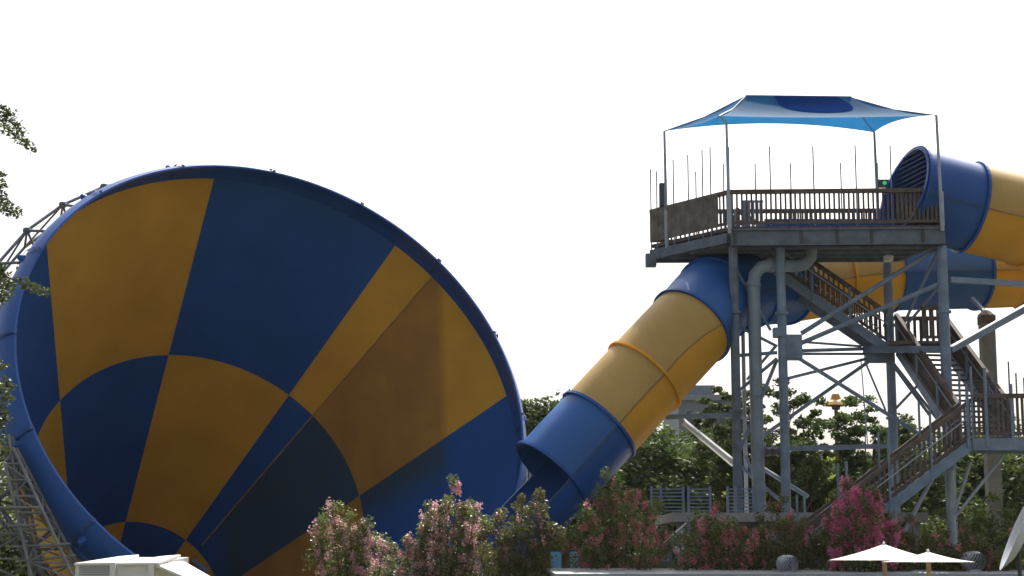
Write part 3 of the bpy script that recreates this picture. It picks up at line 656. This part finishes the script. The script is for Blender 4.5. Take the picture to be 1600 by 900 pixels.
# little side steps with lit handrails
sst = thing('side_steps', 'short steel steps with bright handrails left of the podium', 'steps', (P(1050, 830, 52.6).x, 52.6, 0))
for Y in (52.2, 53.2):
    part(MB().bar(P(1078, 812, Y), P(1022, 862, Y), .05, .05), 'handrail', WHITE, sst); part(MB().bar(P(1070, 826, Y), P(1014, 874, Y), .035, .035), 'grab_rail', STEEL_P, sst)
    part(MB().bar(P(1080, 846, Y), P(1005, 905, Y), .06, .25), 'stringer', STEEL, sst)
    for px, py in ((1076, 812), (1052, 836), (1026, 860)): q = P(px, py, Y); part(MB().box((q.x, Y, q.z - .6), (.06, .06, 1.2)), 'post', STEEL, sst)
for i in range(9): q = P(1078 - i * 8, 848 + i * 6.2, 52.7); part(MB().box(q, (.22, 1.0, .04)), 'tread', RAILD, sst)

# ------------------------------------------------------------------ pillar holding the tube
pil = thing('support_pillar', 'tall square weathered pillar carrying the tube at the right', 'pillar', (P(1541, 700, 58.5).x, 58.5, 0))
q = P(1541, 492, 58.5); part(MB().box((q.x, 58.5, q.z / 2 - .15), (.46, .46, q.z - .3)), 'shaft', PILLAR, pil)
part(MB().box((q.x, 58.5, q.z - .18), (.50, .5, .30)).lathe((q.x, 58.5, q.z - .03), [(.32, 0), (.12, .18), (0, .2)], 4), 'cap', RAILD, pil)
t = P(1536, 480, 58.6); part(MB().tube([V((q.x - .05, 58.5, q.z + .1)), V((q.x - .1, 59.8, q.z + .75))], .08, 8), 'tube_bracket', STEEL, pil)
pst = thing('trough_post', 'brown timber post under the lower blue trough end', 'post', (P(884, 860, 53).x, 53, 0))
q = P(884, 838, 53); part(MB().box((q.x, 53, q.z / 2), (.26, .26, q.z)), 'shaft', mat('brown_timber', (.20, .12, .07), .85, .2, 4, fine=.4), pst)
part(MB().box((q.x, 53, q.z + .05), (.4, .5, .1)), 'saddle', STEEL_D, pst)
fp = thing('steel_mast', 'slim galvanised lattice mast between funnel lip and tube mouth', 'mast', (P(823, 800, 61.5).x, 61.5, 0))
x_ = P(823, 745, 61.5); 
for dx, dy in ((-.12, 0), (.12, 0), (0, .2)): part(MB().tube([(x_.x + dx, 61.5 + dy, 0), (x_.x + dx, 61.5 + dy, x_.z + .9)], .04, 8), 'leg', STEEL_P, fp)
for k in range(14): part(MB().bar((x_.x - .12, 61.5, k * .45 + .2), (x_.x + .12, 61.5, k * .45 + .5), .03, .03), 'brace', STEEL_P, fp)

# ------------------------------------------------------------------ low building with roof turbines
ZRF = 3.2 - 25 / 2700 * 47
bl = thing('low_building', 'long low building whose sunlit roof edge runs along the bottom right', 'building', (12, 49, 0))
bA_, bB_ = V((P(868, 893, 47).x, 47, 0)), V((26, 48.6, 0)); dr = (bB_ - bA_).normalized(); nb = V((-dr.y, dr.x, 0)); Lb = (bB_ - bA_).length
fp_ = lambda t, d, z: bA_ + dr * t + nb * d + V((0, 0, z))
part(MB().slab([fp_(.3, .4, 0).to_2d(), fp_(Lb - .3, .4, 0).to_2d(), fp_(Lb - .3, 2.4, 0).to_2d(), fp_(.3, 2.4, 0).to_2d()], -.2, ZRF - .32), 'wall', mat('rendered_wall', (.28, .26, .22), .8, .1, 2, fine=.3), bl)
for i in range(12):
    w0 = Lb / 12
    part(MB().add([fp_(i * w0 + .01, 0, ZRF - .06), fp_((i + 1) * w0 - .01, 0, ZRF - .06), fp_((i + 1) * w0 - .01, 2.7, ZRF + .05), fp_(i * w0 + .01, 2.7, ZRF + .05),
                   fp_(i * w0 + .01, 0, ZRF - .14), fp_((i + 1) * w0 - .01, 0, ZRF - .14), fp_((i + 1) * w0 - .01, 2.7, ZRF - .03), fp_(i * w0 + .01, 2.7, ZRF - .03)],
                  [(0, 1, 2, 3), (7, 6, 5, 4), (0, 4, 5, 1), (1, 5, 6, 2), (2, 6, 7, 3), (3, 7, 4, 0)]), 'roof_sheet', ROOF, bl)
part(MB().bar(fp_(0, -.06, ZRF - .12), fp_(Lb, -.06, ZRF - .12), .1, .14), 'gutter', STEEL_P, bl)
part(MB().bar(fp_(0, .1, ZRF - .30), fp_(Lb, .1, ZRF - .30), .1, .25), 'fascia', FASC, bl)
part(MB().bar(fp_(0, 2.75, ZRF + .03), fp_(Lb, 2.75, ZRF + .03), .14, .08), 'ridge_cap', WHITE, bl)
for i in range(5): q = fp_(2.2 + i * 3.6, .385, 1.35); rot = Matrix.Rotation(math.atan2(dr.y, dr.x), 3, 'Z'); wn = part(MB().box(q, (1.1, .06, .9), rot), 'window', WHITE, bl); part(MB().box(q - nb * .035, (.98, .02, .78), rot), 'pane', mat('dark_glass', (.03, .04, .05), .1, .05, 1, spec=.6), wn)
def turbine(px, py, Y, dia, label):
    c = P(px, py, Y); r = dia / 2; t = thing('roof_turbine', label, 'roof vent', (c.x, Y, ZRF - .03), 'spherical spinning vents on the low roof')
    part(MB().tube([(c.x, Y, ZRF - .08), (c.x, Y, c.z - r * .62)], r * .62, 18), 'neck', GALV, t)
    part(MB().lathe((c.x, Y, c.z), [(0, r * .80), (r * .35, r * .78), (r * .62, r * .66), (r * .66, r * .6)], 20), 'cap', GALV, t)
    nv = 22
    vm = MB()
    for j in range(9):
        f_ = -1 + 2 * j / 8; zz = f_ * r * .64; rr = r * math.sqrt(max(0, 1 - (f_ * .68) ** 2)); tw = f_ * .5
        for da, k in ((0, 1.), (.20, .88)): vm.v.append((rr * k * math.cos(tw + da), rr * k * math.sin(tw + da), zz))
    vm.f = [(2 * j, 2 * j + 1, 2 * j + 3, 2 * j + 2) for j in range(8)]
    me = vm.mesh('vane', GALV, True)
    for k in range(nv): o = link('vane', me, t, c - root_loc(t)); o.rotation_euler = (0, 0, 2 * math.pi * k / nv)
    part(MB().lathe((c.x, Y, c.z), [(r * .4, -r * .6), (r * .4, r * .6)], 12), 'core', DARK, t)
turbine(1230, 881, 48.6, .62, 'round galvanised roof vent standing alone left of the white umbrellas')
turbine(1520, 877, 49.2, .72, 'larger round roof vent half behind the right umbrella tip')
# louvred white box on the left with sloping side
bx = thing('vent_hood', 'white sheet metal hood with sloped bright side at the lower left', 'duct', (P(200, 895, 44).x, 44, .6))
a0, a1, a2, a3 = P(118, 881, 43.5), P(178, 881, 43.5), P(238, 881, 43.5), P(292, 902, 43.7)
zb_ = a0.z - 1.6; sh = V((.55, 1.9, .16))
part(MB().add([(a0.x, a0.y, zb_), (a2.x, a2.y, zb_), a2, a0, V((a0.x, a0.y, zb_)) + sh, V((a2.x, a2.y, zb_)) + sh, a2 + sh, a0 + sh], [(0, 1, 2, 3), (7, 6, 5, 4), (0, 4, 5, 1), (1, 5, 6, 2), (3, 2, 6, 7), (0, 3, 7, 4)]), 'hood_body', WHITE, bx)
q0 = a2 + V((.05, -.03, .01)); part(MB().add([q0, a3 + V((0, -.03, 0)), a3 + V((.45, .9, .0)), q0 + V((.18, 1.9, .16)), q0 - V((0, 0, .06)), a3 + V((0, -.03, -.06)), a3 + V((.45, .9, -.06)), q0 + V((.18, 1.9, .1))], [(0, 1, 2, 3), (7, 6, 5, 4), (0, 4, 5, 1), (1, 5, 6, 2), (2, 6, 7, 3), (3, 7, 4, 0)]), 'sloped_side', WHITE, bx)
for i, (s0, s1) in enumerate(((118, 180), (184, 248))):
    l, r_ = P(s0 - 2, 880 , 43.4), P(s1, 879, 43.4)
    part(MB().add([l, r_, r_ + V((.2, 1.8, .2)), l + V((.75, 1.6, .17)), l - V((0, 0, .05)), r_ - V((0, 0, .05)), r_ + V((.2, 1.8, .14)), l + V((.75, 1.6, .11))], [(0, 1, 2, 3), (7, 6, 5, 4), (0, 4, 5, 1), (1, 5, 6, 2), (2, 6, 7, 3), (3, 7, 4, 0)]), 'top_sheet', WHITE, bx)
for px in (176, 236): q = P(px, 893, 43.42); part(MB().box(q, (.13, .05, .38)), 'corner_post', WHITE, bx)
for i in range(5): q = P(147, 886 + i * 3, 43.45); part(MB().box(q, (.75, .02, .02)), 'louvre', STEEL_P, bx)
# ------------------------------------------------------------------ umbrellas, dish
def umbrella(px, py, Y, w_, hh, rot, label):
    c = P(px, py, Y); g = ground_z(c.x, Y); t = thing('patio_umbrella', label, 'umbrella', (c.x, Y, g), 'white patio umbrellas in front of the low building')
    n = 6; pk = V((c.x, Y, c.z)); R_ = w_ / 2
    UMB = mat('white_canvas', (.82, .82, .80), .8, .03, 4, trans=.2)
    rim = [V((c.x + R_ * math.cos(rot + 2 * math.pi * k / n), Y + R_ * math.sin(rot + 2 * math.pi * k / n), c.z - hh)) for k in range(n)]
    for k in range(n):
        a, b = rim[k], rim[(k + 1) % n]; mb = MB(); m_ = 8
        for j in range(m_ + 1):
            v_ = j / m_
            for i in range(7):
                u_ = i / 6; e = a.lerp(b, u_); e = e + (V((c.x, Y, e.z)) - e) * (.05 * 4 * u_ * (1 - u_)); mb.v.append(tuple(pk.lerp(e, v_) + V((0, 0, -.03 * 4 * v_ * (1 - v_)))))
        for j in range(m_):
            for i in range(6): q = j * 7 + i; mb.f.append((q, q + 1, q + 8, q + 7))
        part(mb, 'canopy_panel', UMB, t, smooth=True)
        part(MB().tube([pk - V((0, 0, .05)), a - V((0, 0, .03))], .014, 5), 'rib', mat('umbrella_timber', (.38, .27, .17), .7, .1, 4), t)
    part(MB().tube([V((c.x, Y, g)), pk - V((0, 0, .02))], .055, 10), 'pole', MATS['umbrella_timber'], t)
    part(MB().lathe(pk, [(.03, -.02), (.03, .04), (0, .07)], 8), 'finial', WHITE, t); part(MB().lathe((c.x, Y, g), [(.3, 0), (.3, .06), (.08, .1), (.07, .3)], 16), 'base', CONC, t)
umbrella(1381, 850, 42, 2.70, .38, R(4), 'white patio umbrella, the taller and wider one on the left of the pair')
umbrella(1450, 862, 40.2, 2.14, .23, R(0), 'lower white patio umbrella overlapping its taller neighbour from the right')
dsh = thing('dish_antenna', 'pale tilted dish on a dark post at the right edge of the picture', 'dish', (P(1592, 880, 43).x, 43, ground_z(13, 43)))
dc = P(1588, 842, 43); ax = V((-.90, .16, .39)).normalized()
part(MB().lathe(dc, [(0, -.14), (.25, -.125), (.5, -.07), (.72, .02), (.85, .09), (.87, .09), (.72, 0), (.5, -.11), (.25, -.165), (0, -.18)], 32, axis=ax), 'bowl', mat('pale_dish', (.5, .53, .58), .5, .05, 2), dsh, smooth=True)
part(MB().tube([V((dc.x + .05, 43, ground_z(13, 43))), V((dc.x + .05, 43, dc.z - .3))], .05, 10), 'post', DARK, dsh); part(MB().bar(V((dc.x + .05, 43, dc.z - .35)), dc - ax * .15, .06, .06), 'mount', DARK, dsh)
# pale blue pool wall sections behind the shrubs
pw = thing('pool_wall', 'bright pale blue pool wall glimpsed under the trough between shrubs', 'pool wall', (P(885, 880, 56).x, 56, 0))
PB = mat('pale_blue_paint', (.22, .55, .78), .5, .08, 1.5)
for x0_, x1_ in ((860, 886), (889, 909)):
    a, b = P(x0_, 862, 56), P(x1_, 862, 56); part(MB().box(((a.x + b.x) / 2, 56, a.z / 2), (b.x - a.x, .15, a.z)), 'wall_panel', PB, pw)
q = P(909, 880, 55.8); part(MB().tube([(q.x, 55.8, 0), (q.x, 55.8, q.z + .5)], .04, 8), 'rail_post', STEEL, pw)
# small white lamps at (1057..1085, 861)
for i, px in enumerate((1057, 1070, 1081)):
    q = P(px, 860, 51.5); t = thing('white_lamp', ('left', 'middle', 'right')[i] + ' one of three small white lamps in a row above the low roof', 'lamp', (q.x, 51.5, ground_z(q.x, 51.5)), 'small white lamps in a row')
    part(MB().lathe(q, [(0, .12), (.09, .1), (.10, -.06), (.05, -.12), (0, -.12)], 10), 'globe', WHITE, t); part(MB().tube([(q.x, 51.5, 0), (q.x, 51.5, q.z - .1)], .025, 6), 'stem', DARK, t)
# orange-hatted lamp standard
ol = thing('lamp_post', 'reddish lamp post with flat orange hat seen through the tower frame', 'lamp post', (P(1307, 700, 75).x, 75, 0))
q = P(1306, 630, 75); part(MB().tube([(q.x, 75, 0), (q.x, 75, q.z)], [.14, .08], 10), 'pole', mat('red_brown_paint', (.22, .08, .06), .6), ol)
part(MB().lathe(q, [(0, .45), (.15, .4), (.25, .15), (.42, .05), (.55, -.1), (.5, -.12), (0, 0)], 20), 'shade', mat('orange_paint', (.55, .28, .05), .5), ol)
part(MB().lathe(q + V((0, 0, -.12)), [(0, .1), (.2, .05), (.18, -.15), (0, -.2)], 12), 'lantern', STEEL_D, ol)

# ------------------------------------------------------------------ far building
fb = thing('far_building', 'pale grey building with a rooftop block behind trees left of the tower', 'building', (P(1100, 680, 150).x, 150, 0))
FBM = mat('far_wall', (.22, .24, .27), .8, .06, .3, fine=.2); q0, q1, q2 = P(1060, 626, 150), P(1165, 626, 150), P(1150, 602, 153)
part(MB().slab([(q0.x, 150), (q1.x, 150), (q1.x, 165), (q0.x, 165)], 0, q0.z), 'wall', FBM, fb)
part(MB().slab([(q0.x - .2, 149.7), (q1.x + .2, 149.7), (q1.x + .2, 165), (q0.x - .2, 165)], q0.z + .01, q0.z + .5), 'parapet', mat('parapet', (.27, .29, .32), .8), fb)
a = P(1072, 602, 154); b = P(1116, 602, 154); part(MB().slab([(a.x, 154), (b.x, 154), (b.x, 160), (a.x, 160)], q0.z + .5, a.z), 'rooftop_block', mat('roof_block', (.15, .17, .20), .8), fb)
for j in range(3):
    for i in range(4):
        c = V((q0.x + 1.0 + i * 1.35, 149.95, q0.z - 1.6 - j * 3.2)); wn = part(MB().box(c, (.8, .12, 1.5)), 'window', mat('far_frame', (.3, .31, .33), .7), fb); part(MB().box(c + V((0, -.07, 0)), (.66, .02, 1.35)), 'pane', mat('far_glass', (.08, .10, .13), .15), wn)

# ------------------------------------------------------------------ plants
def limb_tree(root, base, top_pts, r0, rng, name='trunk', m=BARK, fork=.35):
    """trunk from base, limbs to the given points"""
    tp = sum(top_pts, V((0, 0, 0))) / len(top_pts); fk = V((base.x + (tp.x - base.x) * .3, base.y + (tp.y - base.y) * .3, base.z + (tp.z - base.z) * fork))
    part(MB().tube([base, base.lerp(fk, .5) + V((rng.normal() * .08, rng.normal() * .08, 0)), fk], [r0, r0 * .8, r0 * .62], 8), name, m, root)
    mb = MB()
    for q in top_pts:
        mid = fk.lerp(q, .5) + V(tuple(rng.normal(size=3) * .06 * (q - fk).length)); mb.tube([fk - V((0, 0, .1)), mid, q], [r0 * .45, r0 * .25, r0 * .06], 5)
    part(mb, 'limbs', m, root)
LG = leafmat('oak_leaves', (.026, .05, .013), (.10, .15, .035), trans=.35, rough=.65)
LG2 = leafmat('bright_leaves', (.10, .15, .02), (.34, .42, .06), trans=.5, rough=.65)
LG3 = leafmat('pale_green_leaves', (.03, .055, .015), (.13, .18, .04), trans=.4, rough=.65)
def tree(name, label, px, top, Y, w_, seed, group, m=LG, lo=.28, clumps=90, per=90, size=.24, airy=0., cat='tree', cl=.16, base_z=None):
    rng = np.random.default_rng(seed); q = P(px, top, Y); g = ground_z(q.x, Y); H = q.z - g; t = thing(name, label, cat, (q.x, Y, g), group)
    c = V((q.x, Y, g + H * (lo + 1) / 2)); rz = H * (1 - lo) / 2 * .93; rx = w_ / 2
    d = rdir(rng, clumps); rad = (rng.random(clumps) ** (.38 if not airy else .5)); lump = 1 + .22 * np.sin(d[:, 0] * 5 + seed) * np.cos(d[:, 2] * 4 + seed * 2)
    cc = d * (rad * lump)[:, None] * np.array([rx, rx * .9, rz]) * .92 + np.array(c)
    sp = cl * w_ * (.6 + .8 * rng.random(clumps)) * (1 - airy * .45)
    me = leaves('crown', cc, sp, int(per), size, m, rng, ax=(1, 1, .62)); me.transform(Matrix.Translation(-root_loc(t))); link('crown', me, t)
    ids = rng.choice(clumps, min(clumps, 22 if airy else 10), replace=False); limb_tree(t, V((q.x, Y, g - .1)), [V(tuple(cc[i])) for i in ids], .045 * H * .55, rng, fork=.38)
    return t
G = 'trees in the wood behind the slides'
T = [ # px top Y width material
 (848, 596, 86, 6.2, LG, 'dark round tree top between the funnel lip and the yellow tube'),
 (18, 770, 74, 6.5, LG, 'dark tree behind the lattice frames at the far left'),
 (75, 815, 78, 6, LG3, 'low tree showing through the lattice frame under the funnel'),
 (905, 660, 84, 6, LG, 'shaded tree directly behind the lower blue tube'),
 (962, 672, 90, 7, LG, 'dark tree under the yellow tube, left of the sunlit brace'),
 (1012, 650, 86, 6.5, LG, 'broad dark tree left of the far grey building'),
 (1062, 655, 92, 6.5, LG3, 'mid green tree right under the sunlit brace'),
 (1108, 682, 84, 5.5, LG, 'dark tree in front of the far grey building'),
 (1222, 700, 78, 6, LG2, 'bright green low tree behind the middle tower column'),
 (1290, 706, 80, 6, LG2, 'bright green low tree behind the lamp post foot'),
 (1345, 690, 84, 6, LG3, 'green tree behind the lower stair flight'),
 (1418, 668, 80, 6, LG, 'dark tree under the second stair flight'),
 (1470, 655, 86, 7, LG, 'dark tree right of the corner tower column'),
 (1530, 660, 82, 7, LG3, 'mid green tree behind the square pillar'),
 (1592, 655, 84, 7, LG, 'dark tree at the right picture edge behind the landing')]
for i, (px, top, Y, w_, m, lab) in enumerate(T): tree('broadleaf_tree', lab, px, top, Y, w_, 30 + i, G, m, clumps=210, per=110, size=.27, lo=.06)
for i, (px, top, Y, w_, lab) in enumerate(((1085, 628, 100, 5.0, 'thin tree crown against the wall of the far grey building'), (1150, 573, 70, 4.2, 'airy tall tree seen between the left tower columns'), (1218, 576, 69, 5.2, 'airy spreading tree left of the middle tower column gap'),
        (1352, 600, 71, 4.8, 'loose leafy tree just right of the orange-hatted lamp'), (1262, 640, 70, 2.4, 'sparse small tree between the middle column and the lamp post'), (1398, 640, 74, 3.0, 'sparse tree behind the back tower column'))):
    tree('airy_tree', lab, px, top, Y, w_, 60 + i, 'loose open trees seen through the tower frame', LG, lo=.30 if i else .4, clumps=150, per=85, size=.18, airy=1., cl=.12)
# distant wood line
rng = np.random.default_rng(5); cc = np.stack([rng.uniform(-90, 110, 900), rng.uniform(118, 138, 900), rng.uniform(0, 9, 900)], 1); 
me = leaves('distant_wood', cc, 2.4, 90, .6, LG, rng); tag(link('distant_wood', me), 'green band of distant woodland low behind the other trees', 'woodland', kind='stuff')

# crape myrtles
ML = leafmat('myrtle_leaves', (.045, .07, .02), (.17, .21, .055), (.28, .22, .07), trans=.4, rough=.4)
ML2 = leafmat('myrtle_bronze_leaves', (.055, .07, .022), (.19, .18, .055), (.32, .18, .07), trans=.4, rough=.4)
PKP = leafmat('pale_pink_blossom', (.48, .22, .25), (.82, .52, .54), trans=.35); PKS = leafmat('deep_pink_blossom', (.58, .12, .24), (.88, .36, .52), trans=.45); PKR = leafmat('rose_blossom', (.42, .10, .12), (.75, .28, .32), trans=.35)
def myrtle(px, top, x0, x1, Y, seed, ml, fm, nf, label, reach=.62):
    rng = np.random.default_rng(seed); q = P(px, top, Y); g = ground_z(q.x, Y); w_ = P(x1, top, Y).x - P(x0, top, Y).x; cx = (P(x0, top, Y).x + P(x1, top, Y).x) / 2
    t = thing('crape_myrtle', label, 'flowering shrub', (cx, Y, g), 'crape myrtles in a row behind the low building')
    H = q.z - g; n = 11; tips = []
    for k in range(n):                                   # upright shoots, the tallest at px
        u_ = (k + .5) / n * 2 - 1; x = cx + u_ * w_ * (.46 + .06 * rng.random()); y = Y + rng.normal() * w_ * .22; hh = H * (1 - .24 * abs(x - q.x) / w_ - .09 * rng.random() - (.10 * u_ * u_))
        tips.append(V((x, y, g + hh * .97)))
    tips[int(np.argmin([abs(p.x - q.x) for p in tips]))] = V((q.x, Y, g + H * .97))
    cen = []; sp = []
    for p in tips:
        b = V((cx + (p.x - cx) * .35, Y, g + .5))
        for s_ in np.linspace(.10, 1, 15): c = b.lerp(p, s_); cen.append(tuple(c + V(tuple(rng.normal(size=3) * .13)))); sp.append((w_ * (.17 - .115 * s_ ** 2.2) + .05) * (.8 + .4 * rng.random()))
    cen = np.array(cen); me = leaves('foliage', cen, np.array(sp), 115, .085, ml, rng, ax=(1, 1, 1.1)); me.transform(Matrix.Translation(-root_loc(t))); link('foliage', me, t)
    fc = []
    for k in range(nf):
        p = tips[rng.integers(n)]; s_ = 1 - rng.random() ** 1.3 * reach; b = V((cx + (p.x - cx) * .35, Y, g + .5)); c = b.lerp(p, s_); rr_ = w_ * (.18 - .13 * s_ ** 2) ; d = rdir(rng, 1)[0]; d[1] = -abs(d[1]); fc.append(np.array(c) + d * rr_ * 1.05)
    me = leaves('blossoms', np.array(fc), .13, 36, .068, fm, rng, ax=(.8, .8, 1.3)); me.transform(Matrix.Translation(-root_loc(t))); link('blossoms', me, t)
    part_m = MB()
    for p in tips: b = V((cx + (p.x - cx) * .12, Y, g - .05)); part_m.tube([b, b.lerp(p, .5) + V((0, 0, .1)), p], [.045, .03, .008], 5)
    part(part_m, 'stems', BARK, t)
myrtle(515, 783, 482, 642, 49.6, 1, ML, PKP, 170, 'leftmost crape myrtle, pale pink tips in front of the funnel')
myrtle(712, 752, 634, 762, 50.2, 2, ML, PKP, 260, 'tall crape myrtle thick with pale pink blossom, second from the left')
myrtle(832, 760, 738, 872, 49.9, 3, ML2, PKP, 30, 'mostly leafy bronze crape myrtle just left of the blue trough')
myrtle(962, 738, 886, 1046, 50.4, 4, ML, PKR, 150, 'wide rose-flecked crape myrtle between trough and side steps')
myrtle(1118, 790, 1052, 1196, 50.0, 5, ML, PKR, 170, 'low crape myrtle with rose blossom in front of the podium')
myrtle(1212, 780, 1166, 1296, 50.2, 6, ML2, PKR, 32, 'sparse-flowered crape myrtle above the lone roof vent')
myrtle(1322, 738, 1286, 1398, 49.2, 7, ML, PKS, 380, 'showiest crape myrtle, deep pink, rising over the taller umbrella', reach=.36)
myrtle(1425, 812, 1380, 1490, 50.2, 8, ML2, PKR, 40, 'low orange-tinged crape myrtle right of the deep pink one')
myrtle(1500, 816, 1450, 1566, 50.0, 9, ML2, PKR, 30, 'low bronze crape myrtle above the larger roof vent')
myrtle(1578, 822, 1530, 1630, 50.3, 10, ML, PKR, 30, 'crape myrtle at the right edge behind the dish')
for i, (px, top, Y, w_, lab) in enumerate(((1460, 770, 56.5, 2.6, 'green shrub behind the pale stair support'), (1520, 762, 57.0, 2.6, 'green shrub left of the square pillar foot'), (1590, 780, 56.5, 2.4, 'green shrub at the right edge under the landing'), (990, 775, 58, 3.0, 'green shrub behind the widest crape myrtle'))):
    tree('green_shrub', lab, px, top, Y, w_, 90 + i, 'plain green shrubs near the stairs', LG3, lo=.02, clumps=60, per=80, size=.12, cat='shrub')
# ground cover
rng = np.random.default_rng(9); cc = np.stack([rng.uniform(-25, 25, 500), rng.uniform(51.5, 53, 500), rng.uniform(.1, .9, 500)], 1); me = leaves('ground_cover', cc, .45, 30, .12, LG3, rng)
tag(link('ground_cover', me), 'low green ground cover around the shrub stems', 'ground cover', kind='stuff')

# near oak whose branch tips hang in at the left
oak = thing('oak_tree', 'near oak whose leafy branch tips hang in at the left edge', 'tree', (-6.9, 13.6, ground_z(-6.9, 13.6)))
rng = np.random.default_rng(21); tb = V((-6.9, 13.6, ground_z(-6.9, 13.6) - .1))
part(MB().tube([tb, tb + V((.1, 0, 2)), tb + V((.0, .1, 4.2)), tb + V((.3, .2, 6.5))], [.32, .26, .2, .1], 12), 'trunk', BARK, oak)
OAK = leafmat('near_oak_leaves', (.03, .045, .015), (.10, .13, .04), trans=.35)
tw = [((-60, 150), [(8, 172), (20, 180), (30, 196), (14, 205), (28, 215), (44, 226), (5, 190), (34, 208), (50, 232)]), ((-60, 290), [(2, 272), (3, 288), (2, 305), (12, 318), (4, 326), (20, 334), (28, 332)]),
      ((-70, 400), [(4, 418), (8, 430), (14, 442), (6, 452), (20, 448), (2, 440), (12, 460), (4, 468), (40, 442), (52, 450), (62, 454), (70, 456)]), ((-60, 560), [(4, 572), (12, 600), (6, 612), (14, 622), (4, 640), (10, 654), (2, 665), (16, 606)]),
      ((-70, 690), [(2, 688), (8, 705), (2, 720)])]
cen = []; bm_ = MB()
for (o, tips) in tw:
    o3 = P(*o, 13.6); bm_.tube([tb + V((.05, 0, max(1.5, o3.z - tb.z - 1.0))), V((-5.6, 13.6, o3.z - .25)), o3], [.06, .035, .014], 6)
    for q in tips:
        q3 = P(*q, 13.5 + rng.normal() * .15); md = o3.lerp(q3, .6) + V(tuple(rng.normal(size=3) * .02)); bm_.tube([o3, md, q3], [.007, .004, .0018], 4)
        cen += [tuple(q3), tuple(q3.lerp(md, .22))]
    for k in range(40): cen.append(tuple(o3 + V((-rng.random() * 1.0, rng.normal() * .4, rng.normal() * .22))))
part(bm_, 'branches', BARK, oak)
me = leaves('leaf_sprays', np.array(cen), .05, 30, .034, OAK, rng, flat=.5); me.transform(Matrix.Translation(-root_loc(oak))); link('leaf_sprays', me, oak)
cc = rdir(rng, 120) * np.array([1.6, 2.6, 2.3]) * (rng.random(120) ** .4)[:, None] + np.array([-7.9, 13.6, 7.6]); me = leaves('crown', cc, .35, 120, .06, OAK, rng); me.transform(Matrix.Translation(-root_loc(oak))); link('crown', me, oak)

# ------------------------------------------------------------------ thin haze added round everything to lift the shadows
hz = MB().box((0, 390, 8), (1420, 1040, 25)); hm = bpy.data.materials.new('added_haze'); hm.use_nodes = True; hn = hm.node_tree; hn.nodes.clear()
pv = hn.nodes.new('ShaderNodeVolumePrincipled'); pv.inputs['Density'].default_value = .00006; pv.inputs['Color'].default_value = (.93, .95, 1, 1); pv.inputs['Anisotropy'].default_value = .35
ho = hn.nodes.new('ShaderNodeOutputMaterial'); hn.links.new(pv.outputs[0], ho.inputs['Volume'])
tag(hz.build('added_haze', hm), 'thin pale haze added over the whole park to lift the shadows', 'added_haze', kind='stuff')
